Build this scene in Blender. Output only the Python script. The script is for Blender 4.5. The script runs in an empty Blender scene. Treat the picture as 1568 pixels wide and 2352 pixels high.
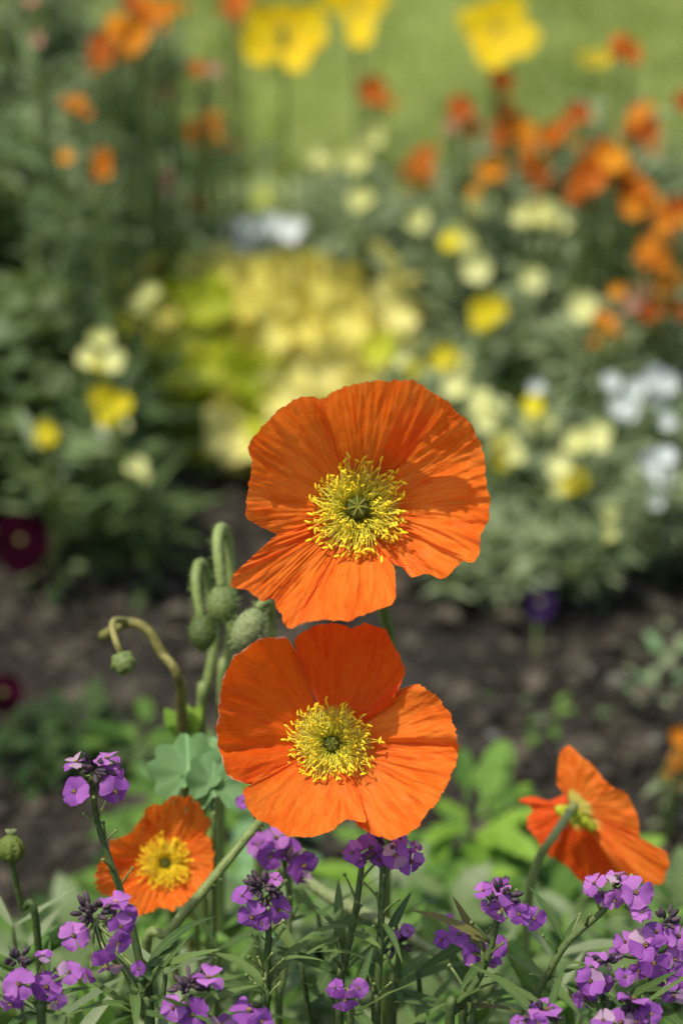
import bpy, math, random
import numpy as np
from mathutils import Vector, Matrix, noise as mnoise
R = math.radians
random.seed(11); np.random.seed(11)
sc = bpy.context.scene
COL = sc.collection

# ---------------------------------------------------------------- camera
CAM_H, PITCH, LENS, FOCUS = 0.86, R(28), 85.0, 0.895
cam = bpy.data.cameras.new('camera'); camo = bpy.data.objects.new('camera', cam); COL.objects.link(camo)
camo.location = (0, 0, CAM_H); camo.rotation_euler = (R(90) - PITCH, 0, 0)
cam.sensor_fit = 'VERTICAL'; cam.sensor_height = 36; cam.sensor_width = 24; cam.lens = LENS
cam.clip_start = 0.02; cam.clip_end = 500
cam.dof.use_dof = True; cam.dof.focus_distance = FOCUS; cam.dof.aperture_fstop = 5.7
cam.dof.aperture_blades = 0
sc.camera = camo
# ---------------------------------------------------------------- light
SUN = Vector((-0.30, -0.18, 0.90)).normalized()          # direction towards the sun
elev = math.asin(SUN.z); azim = math.atan2(SUN.x, SUN.y)
w = bpy.data.worlds.new('World'); sc.world = w; w.use_nodes = True
nt = w.node_tree; bg = nt.nodes['Background']
sky = nt.nodes.new('ShaderNodeTexSky'); sky.sky_type = 'NISHITA'; sky.sun_disc = False
sky.sun_elevation = elev; sky.sun_rotation = azim
sky.air_density = 1.2; sky.dust_density = 2.5
nt.links.new(sky.outputs[0], bg.inputs[0]); bg.inputs[1].default_value = 0.15
sl = bpy.data.lights.new('sun', 'SUN'); sl.energy = 3.4; sl.angle = R(1.2); sl.color = (1, .95, .87)
so = bpy.data.objects.new('sun', sl); COL.objects.link(so)
so.rotation_euler = SUN.to_track_quat('Z', 'Y').to_euler()
sc.view_settings.view_transform = 'Standard'; sc.view_settings.look = 'None'
sc.view_settings.exposure = 0.37; sc.view_settings.gamma = 1.0
sc.view_settings.use_curve_mapping = False
sc.render.engine = 'CYCLES'
sc.cycles.max_bounces = 8; sc.cycles.diffuse_bounces = 4; sc.cycles.transmission_bounces = 6
sc.cycles.transparent_max_bounces = 4; sc.cycles.use_denoising = True
sc.cycles.sample_clamp_indirect = 4.0; sc.cycles.caustics_reflective = False; sc.cycles.caustics_refractive = False

# ---------------------------------------------------------------- geometry of the view (the photograph measured in 1568 x 2352 px)
FP = LENS / 36.0 * 2352
RT = Vector((1, 0, 0)); UP = Vector((0, math.sin(PITCH), math.cos(PITCH))); FW = Vector((0, math.cos(PITCH), -math.sin(PITCH)))
CAM = Vector((0, 0, CAM_H))
def ray(u, v): return FW + RT * ((u - 784) / FP) - UP * ((v - 1176) / FP)
def at(u, v, d): return CAM + ray(u, v) * d
def at_z(u, v, z):
    r = ray(u, v); return CAM + r * ((z - CAM_H) / r.z)
def depth_of(p): return (p - CAM).dot(FW)
def camdir(x, y, z): return (RT * x + UP * y - FW * z).normalized()      # x right, y up, z towards the camera

# ---------------------------------------------------------------- materials
def lin(r, g, b): return tuple(((c / 255) / 12.92 if c / 255 <= .04045 else ((c / 255 + .055) / 1.055) ** 2.4) for c in (r, g, b)) + (1,)
def N(nt, t, **k):
    n = nt.nodes.new(t)
    for a, b in k.items(): setattr(n, a, b)
    return n
def ramp(nt, stops, interp='LINEAR'):
    n = nt.nodes.new('ShaderNodeValToRGB'); cr = n.color_ramp; cr.interpolation = interp
    while len(cr.elements) < len(stops): cr.elements.new(.5)
    for e, (p, c) in zip(cr.elements, stops): e.position = p; e.color = c if len(c) == 4 else tuple(c) + (1,)
    return n
def leafy(name, c1, c2, transl=.35, rough=.5, scale=60, spec=.35, bump=.25, veins=False, tmul=(1.5, 1.6, .6)):
    """soft plant tissue: two tones broken by noise, varied from piece to piece, light shining through"""
    m = bpy.data.materials.new(name); m.use_nodes = True; t = m.node_tree; t.nodes.clear()
    out = N(t, 'ShaderNodeOutputMaterial'); p = N(t, 'ShaderNodeBsdfPrincipled'); tr = N(t, 'ShaderNodeBsdfTranslucent'); mx = N(t, 'ShaderNodeMixShader')
    co = N(t, 'ShaderNodeTexCoord'); no = N(t, 'ShaderNodeTexNoise'); no.inputs['Scale'].default_value = scale; no.inputs['Detail'].default_value = 4
    oi = N(t, 'ShaderNodeObjectInfo')
    t.links.new(co.outputs['Object'], no.inputs['Vector'])
    mt = N(t, 'ShaderNodeMath', operation='MULTIPLY_ADD'); mt.inputs[1].default_value = .55; mt.inputs[2].default_value = -.27
    t.links.new(oi.outputs['Random'], mt.inputs[0])
    ad = N(t, 'ShaderNodeMath', operation='ADD'); t.links.new(no.outputs['Fac'], ad.inputs[0]); t.links.new(mt.outputs[0], ad.inputs[1])
    rp = ramp(t, [(.3, c1), (.72, c2)]); t.links.new(ad.outputs[0], rp.inputs[0])
    col = rp.outputs[0]
    bm = N(t, 'ShaderNodeBump'); bm.inputs['Strength'].default_value = bump; bm.inputs['Distance'].default_value = .002
    hsrc = no.outputs['Fac']
    if veins:
        uv = N(t, 'ShaderNodeUVMap'); sp = N(t, 'ShaderNodeSeparateXYZ'); t.links.new(uv.outputs[0], sp.inputs[0])
        a = N(t, 'ShaderNodeMath', operation='SUBTRACT'); a.inputs[1].default_value = .5; t.links.new(sp.outputs[0], a.inputs[0])
        b = N(t, 'ShaderNodeMath', operation='ABSOLUTE'); t.links.new(a.outputs[0], b.inputs[0])
        c = N(t, 'ShaderNodeMapRange'); c.inputs[1].default_value = .0; c.inputs[2].default_value = .035; c.inputs[3].default_value = .55; c.inputs[4].default_value = 0
        t.links.new(b.outputs[0], c.inputs[0])
        mc = N(t, 'ShaderNodeMixRGB'); mc.inputs[2].default_value = tuple(min(1, x * 1.8 + .02) for x in c2[:3]) + (1,)
        t.links.new(c.outputs[0], mc.inputs[0]); t.links.new(col, mc.inputs[1]); col = mc.outputs[0]
    t.links.new(hsrc, bm.inputs['Height'])
    t.links.new(col, p.inputs['Base Color']); p.inputs['Roughness'].default_value = rough; p.inputs['Specular IOR Level'].default_value = spec
    t.links.new(bm.outputs[0], p.inputs['Normal'])
    tm = N(t, 'ShaderNodeMixRGB', blend_type='MULTIPLY'); tm.inputs[0].default_value = 1; tm.inputs[2].default_value = tmul + (1,); tm.use_clamp = True
    t.links.new(col, tm.inputs[1]); t.links.new(tm.outputs[0], tr.inputs['Color'])
    mx.inputs[0].default_value = transl
    t.links.new(p.outputs[0], mx.inputs[1]); t.links.new(tr.outputs[0], mx.inputs[2]); t.links.new(mx.outputs[0], out.inputs[0])
    return m
def petal_mat(name, base, edge, heart, transl=.42, frayed=0.0, rough=.55):
    """poppy petal: UV x runs across, y from heart to rim; radial veins and crepe"""
    m = bpy.data.materials.new(name); m.use_nodes = True; t = m.node_tree; t.nodes.clear()
    out = N(t, 'ShaderNodeOutputMaterial'); p = N(t, 'ShaderNodeBsdfPrincipled'); tr = N(t, 'ShaderNodeBsdfTranslucent'); mx = N(t, 'ShaderNodeMixShader')
    uv = N(t, 'ShaderNodeUVMap'); sp = N(t, 'ShaderNodeSeparateXYZ'); t.links.new(uv.outputs[0], sp.inputs[0])
    mp = N(t, 'ShaderNodeMapping'); mp.inputs['Scale'].default_value = (20, 2.6, 1); t.links.new(uv.outputs[0], mp.inputs[0])
    n1 = N(t, 'ShaderNodeTexNoise'); n1.inputs['Scale'].default_value = 1; n1.inputs['Detail'].default_value = 5; n1.inputs['Roughness'].default_value = .6; n1.inputs['Distortion'].default_value = 1.2
    t.links.new(mp.outputs[0], n1.inputs['Vector'])
    mp2 = N(t, 'ShaderNodeMapping'); mp2.inputs['Scale'].default_value = (46, 7, 1); t.links.new(uv.outputs[0], mp2.inputs[0])
    n2 = N(t, 'ShaderNodeTexNoise'); n2.inputs['Scale'].default_value = 1; n2.inputs['Detail'].default_value = 3; n2.inputs['Distortion'].default_value = 1.0
    t.links.new(mp2.outputs[0], n2.inputs['Vector'])
    co = N(t, 'ShaderNodeTexCoord'); n3 = N(t, 'ShaderNodeTexNoise'); n3.inputs['Scale'].default_value = 260; n3.inputs['Detail'].default_value = 5; t.links.new(co.outputs['Object'], n3.inputs['Vector'])
    rp = ramp(t, [(.3, base), (.7, edge)]); t.links.new(n1.outputs['Fac'], rp.inputs[0])
    # streaks darker
    st = N(t, 'ShaderNodeMapRange'); st.inputs[1].default_value = .3; st.inputs[2].default_value = .7; st.inputs[3].default_value = .94; st.inputs[4].default_value = 1.04
    t.links.new(n2.outputs['Fac'], st.inputs[0])
    ml = N(t, 'ShaderNodeMixRGB', blend_type='MULTIPLY'); ml.inputs[0].default_value = 1; t.links.new(rp.outputs[0], ml.inputs[1]); t.links.new(st.outputs[0], ml.inputs[2])
    # heart patch
    hv = N(t, 'ShaderNodeMath', operation='MULTIPLY_ADD'); hv.inputs[1].default_value = .14; t.links.new(n1.outputs['Fac'], hv.inputs[0]); t.links.new(sp.outputs[1], hv.inputs[2])
    hr = N(t, 'ShaderNodeMapRange'); hr.inputs[1].default_value = .27; hr.inputs[2].default_value = .36; hr.inputs[3].default_value = 1; hr.inputs[4].default_value = 0; t.links.new(hv.outputs[0], hr.inputs[0])
    mh = N(t, 'ShaderNodeMixRGB'); mh.inputs[2].default_value = heart; t.links.new(hr.outputs[0], mh.inputs[0]); t.links.new(ml.outputs[0], mh.inputs[1])
    # pale thin rim, frayed here and there
    ev = N(t, 'ShaderNodeMath', operation='MULTIPLY_ADD'); ev.inputs[1].default_value = .12; t.links.new(n3.outputs['Fac'], ev.inputs[0]); t.links.new(sp.outputs[1], ev.inputs[2])
    er = N(t, 'ShaderNodeMapRange'); er.inputs[1].default_value = 1.075 - .03 * frayed; er.inputs[2].default_value = 1.09 - .03 * frayed; er.inputs[4].default_value = .25 + .65 * frayed; t.links.new(ev.outputs[0], er.inputs[0])
    me = N(t, 'ShaderNodeMixRGB'); me.inputs[2].default_value = (.85, .5, .3, 1); t.links.new(er.outputs[0], me.inputs[0]); t.links.new(mh.outputs[0], me.inputs[1])
    col = me.outputs[0]
    hs = N(t, 'ShaderNodeMath', operation='MULTIPLY_ADD'); hs.inputs[1].default_value = .6; t.links.new(n2.outputs['Fac'], hs.inputs[0]); t.links.new(n1.outputs['Fac'], hs.inputs[2])
    h2 = N(t, 'ShaderNodeMath', operation='MULTIPLY_ADD'); h2.inputs[1].default_value = .7; t.links.new(n3.outputs['Fac'], h2.inputs[0]); t.links.new(hs.outputs[0], h2.inputs[2])
    bm = N(t, 'ShaderNodeBump'); bm.inputs['Strength'].default_value = .55; bm.inputs['Distance'].default_value = .0013; t.links.new(h2.outputs[0], bm.inputs['Height'])
    t.links.new(col, p.inputs['Base Color']); p.inputs['Roughness'].default_value = rough; p.inputs['Specular IOR Level'].default_value = .28
    p.inputs['Sheen Weight'].default_value = .05
    t.links.new(bm.outputs[0], p.inputs['Normal']); t.links.new(bm.outputs[0], tr.inputs['Normal'])
    t.links.new(col, tr.inputs['Color']); mx.inputs[0].default_value = transl
    t.links.new(p.outputs[0], mx.inputs[1]); t.links.new(tr.outputs[0], mx.inputs[2]); t.links.new(mx.outputs[0], out.inputs[0])
    return m

M = {}
M['poppy'] = petal_mat('orange_petal', (.85, .125, .003, 1), (.95, .245, .022, 1), (.75, .62, .12, 1))
M['poppy_shaded'] = petal_mat('shaded_orange_petal', (.76, .065, .002, 1), (.88, .12, .004, 1), (.75, .60, .10, 1))  # redder copy of the orange petal, with shade put into its colour
M['poppy_fray'] = petal_mat('frayed_petal', (.79, .088, .002, 1), (.90, .15, .005, 1), (.75, .6, .1, 1), frayed=.9)
M['poppy_y'] = petal_mat('yellow_petal', (.86, .56, .002, 1), (.92, .68, .006, 1), (.80, .55, .004, 1))
M['filament'] = leafy('filament', (.80, .76, .08, 1), (.92, .88, .14, 1), .5, .5, 900, .2, .1, tmul=(1.1, 1.1, .8))
M['anther'] = leafy('anther', (.90, .66, .02, 1), (.96, .80, .05, 1), .2, .7, 900, .1, .1, tmul=(1.1, 1.1, .8))
M['ovary'] = leafy('ovary', (.05, .075, .010, 1), (.12, .15, .022, 1), .1, .6, 700, .3, .5)
M['stigma'] = leafy('stigma', (.12, .13, .015, 1), (.26, .26, .035, 1), .1, .7, 900, .2, .5)
M['stem'] = leafy('stem', (.14, .195, .05, 1), (.25, .31, .095, 1), .15, .5, 300, .3, .3)
M['stem_dark'] = leafy('stem_dark', (.06, .095, .025, 1), (.12, .17, .05, 1), .15, .55, 300, .3, .3)
M['stem_brown'] = leafy('stem_brown', (.13, .125, .03, 1), (.27, .24, .07, 1), .15, .55, 300, .3, .3)
M['bud'] = leafy('bud', (.075, .115, .025, 1), (.17, .22, .06, 1), .15, .5, 500, .35, .6)
M['pale_bud'] = leafy('pale_bud', (.15, .19, .06, 1), (.25, .29, .12, 1), .15, .55, 500, .3, .6)
M['sunlit_stem'] = leafy('sunlit_stem', (.26, .32, .11, 1), (.38, .43, .19, 1), .2, .55, 400, .3, .4)  # lighter stem copy, with sunlight put into its colour
M['faded'] = leafy('faded_petal', (.40, .22, .40, 1), (.56, .38, .50, 1), .35, .6, 500, .2, .4)
M['purple'] = leafy('purple_petal', (.25, .062, .32, 1), (.38, .115, .45, 1), .35, .55, 700, .3, .3, tmul=(1.2, 1., 1.1))
M['pink'] = leafy('pink_purple_petal', (.36, .11, .41, 1), (.52, .19, .53, 1), .35, .55, 700, .3, .3, tmul=(1.2, 1., 1.1))
M['throat'] = leafy('throat', (.30, .18, .03, 1), (.5, .35, .06, 1), .1, .6, 900)
M['calyx'] = leafy('calyx', (.045, .03, .04, 1), (.11, .07, .08, 1), .1, .6, 900)
M['leaf_w'] = leafy('wallflower_leaf', (.055, .105, .024, 1), (.13, .20, .05, 1), .28, .55, 120, .25, .3, True)
M['leaf_p'] = leafy('poppy_leaf', (.065, .145, .020, 1), (.15, .27, .042, 1), .28, .55, 90, .22, .4, True)
M['leaf_b'] = leafy('bright_leaf', (.13, .25, .018, 1), (.26, .42, .04, 1), .4, .5, 90, .4, .4, True)
M['leaf_s'] = leafy('sage_leaf', (.15, .27, .10, 1), (.22, .37, .16, 1), .3, .6, 60, .3, .4, True)
M['leaf_d'] = leafy('dark_leaf', (.055, .095, .025, 1), (.15, .21, .07, 1), .3, .5, 80, .4, .3)
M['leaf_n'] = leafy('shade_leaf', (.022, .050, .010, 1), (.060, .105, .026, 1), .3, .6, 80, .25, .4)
M['leaf_g'] = leafy('grey_leaf', (.14, .185, .085, 1), (.28, .33, .17, 1), .3, .6, 80, .3, .3)
M['lime'] = leafy('lime_leaf', (.30, .35, .012, 1), (.56, .58, .04, 1), .35, .5, 50, .3, .4)
M['cream'] = leafy('cream_leaf', (.74, .66, .12, 1), (.92, .84, .28, 1), .35, .5, 50, .3, .4, tmul=(1.1, 1.05, .7))
M['dry'] = leafy('dry_leaf', (.05, .042, .028, 1), (.15, .125, .085, 1), .15, .8, 80, .2, .6)
M['orange'] = leafy('orange_bloom', (.60, .17, .008, 1), (.80, .36, .02, 1), .4, .6, 120, .2, .3, tmul=(1.1, 1.2, .8))
M['rust'] = leafy('rust_bloom', (.46, .10, .010, 1), (.66, .19, .016, 1), .4, .6, 120, .2, .3, tmul=(1.1, 1.2, .8))
M['yellow'] = leafy('yellow_bloom', (.66, .55, .015, 1), (.85, .75, .04, 1), .4, .6, 120, .2, .3, tmul=(1.1, 1.1, .8))
M['pale'] = leafy('pale_yellow_bloom', (.64, .64, .22, 1), (.80, .80, .38, 1), .4, .6, 120, .2, .3, tmul=(1.1, 1.1, .8))
M['white'] = leafy('white_bloom', (.66, .70, .64, 1), (.82, .84, .80, 1), .35, .6, 120, .2, .3, tmul=(1.1, 1.1, 1.1))
M['salmon'] = leafy('salmon_bloom', (.5, .25, .16, 1), (.62, .36, .25, 1), .4, .6, 120, .2, .3, tmul=(1.1, 1.1, .9))
M['maroon'] = leafy('maroon_petal', (.010, .001, .003, 1), (.035, .002, .012, 1), .2, .9, 90, .03, .3, tmul=(1.5, .8, 1.2))
M['violet'] = leafy('violet_petal', (.012, .005, .022, 1), (.03, .012, .06, 1), .2, .9, 90, .03, .3)

def ground_mat(name, stops, scale, bump, big=None):
    m = bpy.data.materials.new(name); m.use_nodes = True; t = m.node_tree; p = t.nodes['Principled BSDF']
    co = N(t, 'ShaderNodeTexCoord'); a = N(t, 'ShaderNodeTexNoise'); a.inputs['Scale'].default_value = scale; a.inputs['Detail'].default_value = 8; a.inputs['Roughness'].default_value = .65
    t.links.new(co.outputs['Object'], a.inputs['Vector'])
    b = N(t, 'ShaderNodeTexNoise'); b.inputs['Scale'].default_value = big or scale / 9; b.inputs['Detail'].default_value = 4; t.links.new(co.outputs['Object'], b.inputs['Vector'])
    mx = N(t, 'ShaderNodeMath', operation='MULTIPLY_ADD'); mx.inputs[1].default_value = .5; t.links.new(a.outputs['Fac'], mx.inputs[0])
    hb = N(t, 'ShaderNodeMath', operation='MULTIPLY'); hb.inputs[1].default_value = .5; t.links.new(b.outputs['Fac'], hb.inputs[0]); t.links.new(hb.outputs[0], mx.inputs[2])
    r = ramp(t, stops); t.links.new(mx.outputs[0], r.inputs[0]); t.links.new(r.outputs[0], p.inputs['Base Color'])
    bm = N(t, 'ShaderNodeBump'); bm.inputs['Strength'].default_value = bump; bm.inputs['Distance'].default_value = .006; t.links.new(a.outputs['Fac'], bm.inputs['Height']); t.links.new(bm.outputs[0], p.inputs['Normal'])
    p.inputs['Roughness'].default_value = .95; p.inputs['Specular IOR Level'].default_value = .15
    return m
M['soil'] = ground_mat('soil', [(.33, (.010, .0085, .006)), (.5, (.028, .0235, .017)), (.66, (.075, .063, .046))], 70, .9)
M['clod'] = ground_mat('clod', [(.33, (.016, .013, .009)), (.5, (.038, .032, .023)), (.66, (.10, .084, .062))], 90, .8)
M['lawn'] = ground_mat('lawn', [(.36, (.15, .20, .06)), (.5, (.25, .29, .10)), (.64, (.34, .37, .14))], 25, .6, 1.6)
M['pebble'] = ground_mat('pebble', [(.3, (.09, .085, .065)), (.7, (.22, .21, .16))], 40, .3)
M['blade'] = leafy('grass_blade', (.15, .205, .045, 1), (.41, .45, .16, 1), .35, .5, 5, .3, .1)

# ---------------------------------------------------------------- mesh helpers
def mesh_from(name, V, F, mats, smooth=True, uv=None, mi=None):
    me = bpy.data.meshes.new(name); me.from_pydata([tuple(v) for v in V], [], [tuple(f) for f in F])
    for m in (mats if isinstance(mats, (list, tuple)) else [mats]): me.materials.append(m)
    if smooth: me.polygons.foreach_set('use_smooth', [True] * len(me.polygons))
    if mi is not None: me.polygons.foreach_set('material_index', mi)
    if uv is not None:
        l = me.uv_layers.new(name='UVMap'); idx = np.empty(len(me.loops), dtype=np.int32); me.loops.foreach_get('vertex_index', idx)
        l.data.foreach_set('uv', np.asarray(uv, dtype=np.float32)[idx].ravel())
    me.update(); return me
def put(name, me, parent=None, loc=None, rot=None, scale=None, mat=None):
    o = bpy.data.objects.new(name, me); COL.objects.link(o)
    if parent: o.parent = parent
    if mat is not None: o.matrix_local = mat
    else:
        if loc is not None: o.location = loc
        if rot is not None: o.rotation_euler = rot
        if scale is not None: o.scale = (scale,) * 3 if isinstance(scale, (int, float)) else scale
    return o
def wpart(name, V, F, m, parent, **k):
    """a part whose vertices are given in the world; parent is an Empty that is only moved"""
    off = np.array(parent.location) if parent else np.zeros(3)
    o = put(name, mesh_from(name, np.asarray(V, dtype=float) - off, F, m, **k), parent); return o
def thing(name, label, cat, loc, group=None):
    o = bpy.data.objects.new(name, None); COL.objects.link(o); o.location = loc; o.empty_display_size = .01
    o['label'] = label; o['category'] = cat
    if group: o['group'] = group
    return o
def spline(pts, n=6):
    P = [Vector(p) for p in pts]; P = [P[0] * 2 - P[1]] + P + [P[-1] * 2 - P[-2]]; out = []
    for i in range(1, len(P) - 2):
        for k in range(n):
            t = k / n; a, b, c, d = P[i - 1], P[i], P[i + 1], P[i + 2]
            out.append(.5 * ((2 * b) + (c - a) * t + (2 * a - 5 * b + 4 * c - d) * t * t + (3 * b - a - 3 * c + d) * t ** 3))
    out.append(P[-2]); return out
def tube(pts, r0, r1=None, sides=7, rf=None):
    r1 = r0 if r1 is None else r1; n = len(pts); V = []; F = []
    nrm = None
    for i, p in enumerate(pts):
        tg = (Vector(pts[min(i + 1, n - 1)]) - Vector(pts[max(i - 1, 0)])).normalized()
        if nrm is None: nrm = tg.orthogonal().normalized()
        nrm = (nrm - tg * nrm.dot(tg)).normalized(); b = tg.cross(nrm)
        t = i / (n - 1); r = rf(t) if rf else r0 + (r1 - r0) * t
        for k in range(sides):
            a = 2 * math.pi * k / sides; V.append(Vector(p) + (nrm * math.cos(a) + b * math.sin(a)) * r)
    for i in range(n - 1):
        for k in range(sides):
            k2 = (k + 1) % sides; F.append((i * sides + k, i * sides + k2, (i + 1) * sides + k2, (i + 1) * sides + k))
    F.append(tuple(range(sides - 1, -1, -1))); F.append(tuple(range((n - 1) * sides, n * sides)))
    return V, F
class Bag:
    def __init__(s): s.V = []; s.F = []; s.n = 0; s.mi = []
    def add(s, V, F, mi=0):
        V = list(V); s.V += V; s.F += [tuple(i + s.n for i in f) for f in F]; s.n += len(V); s.mi += [mi] * len(F)
class NBag:
    """many copies of one small template, joined"""
    def __init__(s): s.V = []; s.F = []; s.n = 0
    def add(s, V, F, mats):     # V (n,3) F (m,4|3) mats (k,4,4)
        V = np.asarray(V); F = np.asarray(F); A = np.asarray(mats); k = len(A)
        W = np.einsum('kij,nj->kni', A[:, :3, :3], V) + A[:, None, :3, 3]
        s.V.append(W.reshape(-1, 3)); s.F.append((F[None] + (np.arange(k) * len(V))[:, None, None] + s.n).reshape(-1, F.shape[1])); s.n += k * len(V)
    def mesh(s, name, m, smooth=True):
        V = np.concatenate(s.V); F = np.concatenate(s.F); me = bpy.data.meshes.new(name)
        me.vertices.add(len(V)); me.vertices.foreach_set('co', V.astype(np.float32).ravel())
        nf, c = F.shape; me.loops.add(nf * c); me.loops.foreach_set('vertex_index', F.astype(np.int32).ravel())
        me.polygons.add(nf); me.polygons.foreach_set('loop_start', np.arange(0, nf * c, c, dtype=np.int32))
        me.update(calc_edges=True); me.materials.append(m); me.polygons.foreach_set('use_smooth', [smooth] * nf); me.validate(); return me
def TM(loc, direction, up=None, s=1.0, roll=None, sx=None):
    """matrix whose Y axis runs along direction and Z near up"""
    y = Vector(direction).normalized(); z = Vector(up) if up is not None else Vector((0, 0, 1))
    z = z - y * z.dot(y)
    if z.length < 1e-4: z = y.orthogonal()
    z.normalize(); x = y.cross(z)
    if roll: q = Matrix.Rotation(roll, 3, y); x = q @ x; z = q @ z
    m = Matrix.Identity(4)
    for i in range(3): m[i][0] = x[i] * (sx or s); m[i][1] = y[i] * s; m[i][2] = z[i] * s; m[i][3] = loc[i]
    return m
def NM(loc, normal, s=1.0, spin=0.0):
    """matrix whose Z axis is the normal"""
    z = Vector(normal).normalized(); x = z.orthogonal().normalized(); y = z.cross(x)
    x, y = x * math.cos(spin) + y * math.sin(spin), y * math.cos(spin) - x * math.sin(spin)
    m = Matrix.Identity(4)
    for i in range(3): m[i][0] = x[i] * s; m[i][1] = y[i] * s; m[i][2] = z[i] * s; m[i][3] = loc[i]
    return m
rnd = random.random
def ru(a, b): return random.uniform(a, b)

# leaf templates, unit length along +Y, lying near z = 0, uv x across
def leaf_template(width, bend, outline, ns=10, nt_=4, fold=.18, wav=.0, seed=0, teeth=0):
    V = []; U = []; F = []
    for i in range(ns + 1):
        s = i / ns; w_ = outline(s) * width
        for k in range(nt_ + 1):
            t = k / nt_ * 2 - 1
            x = t * w_; y = s; z = -bend * s * s + abs(t) * w_ * fold + wav * math.sin(s * 17 + seed + t * 2) * abs(t) * w_ * 2
            if bend: y = s * (1 - .25 * abs(bend) * s)
            V.append((x, y, z)); U.append((k / nt_, s))
    for i in range(ns):
        for k in range(nt_):
            a = i * (nt_ + 1) + k; F.append((a, a + 1, a + nt_ + 2, a + nt_ + 1))
    return V, F, U
def o_lance(s): return max(.02, math.sin(math.pi * min(1, s ** .8)) ** .8)
def o_broad(s): return max(.03, math.sin(math.pi * s ** .7) ** .6)
def pinnate(seed, lobes=4, width=.26, bend=.3):
    """poppy leaf: midrib with pairs of toothed lobes"""
    rg = random.Random(seed); V = []; U = []; F = []
    def blade(p0, dirx, diry, L, W, n=5):
        b = len(V); nx, ny = -diry, dirx
        for i in range(n + 1):
            s = i / n; w_ = W * (max(.06, math.sin(math.pi * (.12 + .88 * s)) ** .7) * (1 + .3 * (i % 2)))
            for k in (-1, 0, 1):
                x = p0[0] + dirx * L * s + nx * w_ * k; y = p0[1] + diry * L * s + ny * w_ * k
                V.append((x, y, -bend * y * y + abs(x) * .22 + rg.uniform(-.012, .012) - (.012 if k == 0 else 0))); U.append((.5 + .5 * k, s))
        for i in range(n):
            for k in range(2):
                a = b + i * 3 + k; F.append((a, a + 1, a + 4, a + 3))
    blade((0, 0), 0, 1, .68, .035, 8)
    for i in range(lobes):
        y = .26 + .5 * i / lobes; L = width * (1 - .35 * abs(i / (lobes - 1) - .45)) * rg.uniform(.85, 1.15)
        for sgn in (-1, 1):
            a = R(rg.uniform(32, 48)); blade((0, y + rg.uniform(-.02, .02)), sgn * math.cos(a), math.sin(a), L, L * .30, 5)
    blade((0, .60), 0, 1, .40, .12, 6)
    return V, F, U
def round_leaf(seed, scallops=9, n=36, rings=6):
    V = [(0, 0, 0)]; U = [(.5, .5)]; F = []; rg = random.Random(seed); ph = rg.uniform(0, 6)
    for j in range(1, rings + 1):
        for k in range(n):
            a = 2 * math.pi * k / n; rr = (j / rings) * (1 + (j / rings) ** 3 * .09 * abs(math.sin(a * scallops / 2)) * 2 - .05)
            if abs(math.atan2(math.sin(a + math.pi / 2), math.cos(a + math.pi / 2))) < .3: rr *= .55
            x = rr * math.cos(a) * .5; y = rr * math.sin(a) * .5 + .5
            z = .20 * (j / rings) ** 2 * (.8 + .6 * math.sin(3 * a + ph)) + .06 * math.sin(scallops * a + ph) * (j / rings) ** 2
            V.append((x, y, z)); U.append((.5 + .5 * math.cos(a) * j / rings, .5 + .5 * math.sin(a) * j / rings))
    for k in range(n): F.append((0, 1 + k, 1 + (k + 1) % n))
    for j in range(rings - 1):
        for k in range(n):
            a = 1 + j * n + k; b = 1 + j * n + (k + 1) % n; F.append((a, a + n, b + n, b))
    return V, F, U
def tmesh(name, T, m): return mesh_from(name, T[0], T[1], m, uv=T[2])
LANCE = [leaf_template(.062, b, o_lance, wav=.06, seed=i) for i, b in enumerate((.12, .3, .5, .0))]
BROAD = [leaf_template(.26, b, o_broad, wav=.12, seed=i, nt_=4) for i, b in enumerate((.15, .35, .5))]
PINN = [pinnate(i, lobes=random.choice((3, 4, 4)), bend=b) for i, b in enumerate((.15, .3, .45, .6))]
MT = {}
for key, mm in (('leaf_w', 'leaf_w'), ('leaf_g', 'leaf_g'), ('leaf_d', 'leaf_d'), ('leaf_p', 'leaf_p')):
    MT['lance_' + key] = [tmesh('narrow_leaf', t, M[mm]) for t in LANCE]
for mm in ('leaf_p', 'leaf_b', 'leaf_n', 'leaf_d', 'leaf_s', 'lime', 'cream', 'leaf_g'):
    MT['broad_' + mm] = [tmesh('broad_leaf', t, M[mm]) for t in BROAD]
for mm in ('leaf_p', 'leaf_b', 'leaf_s'): MT['pinn_' + mm] = [tmesh('lobed_leaf', t, M[mm]) for t in PINN]
MT['lance_yellowed'] = [tmesh('narrow_leaf', t, M['stem_brown']) for t in LANCE]
MT['round_s'] = [tmesh('round_leaf', round_leaf(i), M['leaf_s']) for i in range(2)]
MT['round_lime'] = [tmesh('round_leaf', round_leaf(i + 5, 7, 28, 4), M['lime']) for i in range(3)]
MT['round_cream'] = [tmesh('round_leaf', round_leaf(i + 9, 7, 28, 4), M['cream']) for i in range(3)]
def leaf_on(parent, kind, world, direction, up, size, roll=0, sx=None, name='leaf'):
    me = random.choice(MT[kind]); return put(name, me, parent, mat=TM(Vector(world) - parent.location, direction, up, size, roll, sx))

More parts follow.
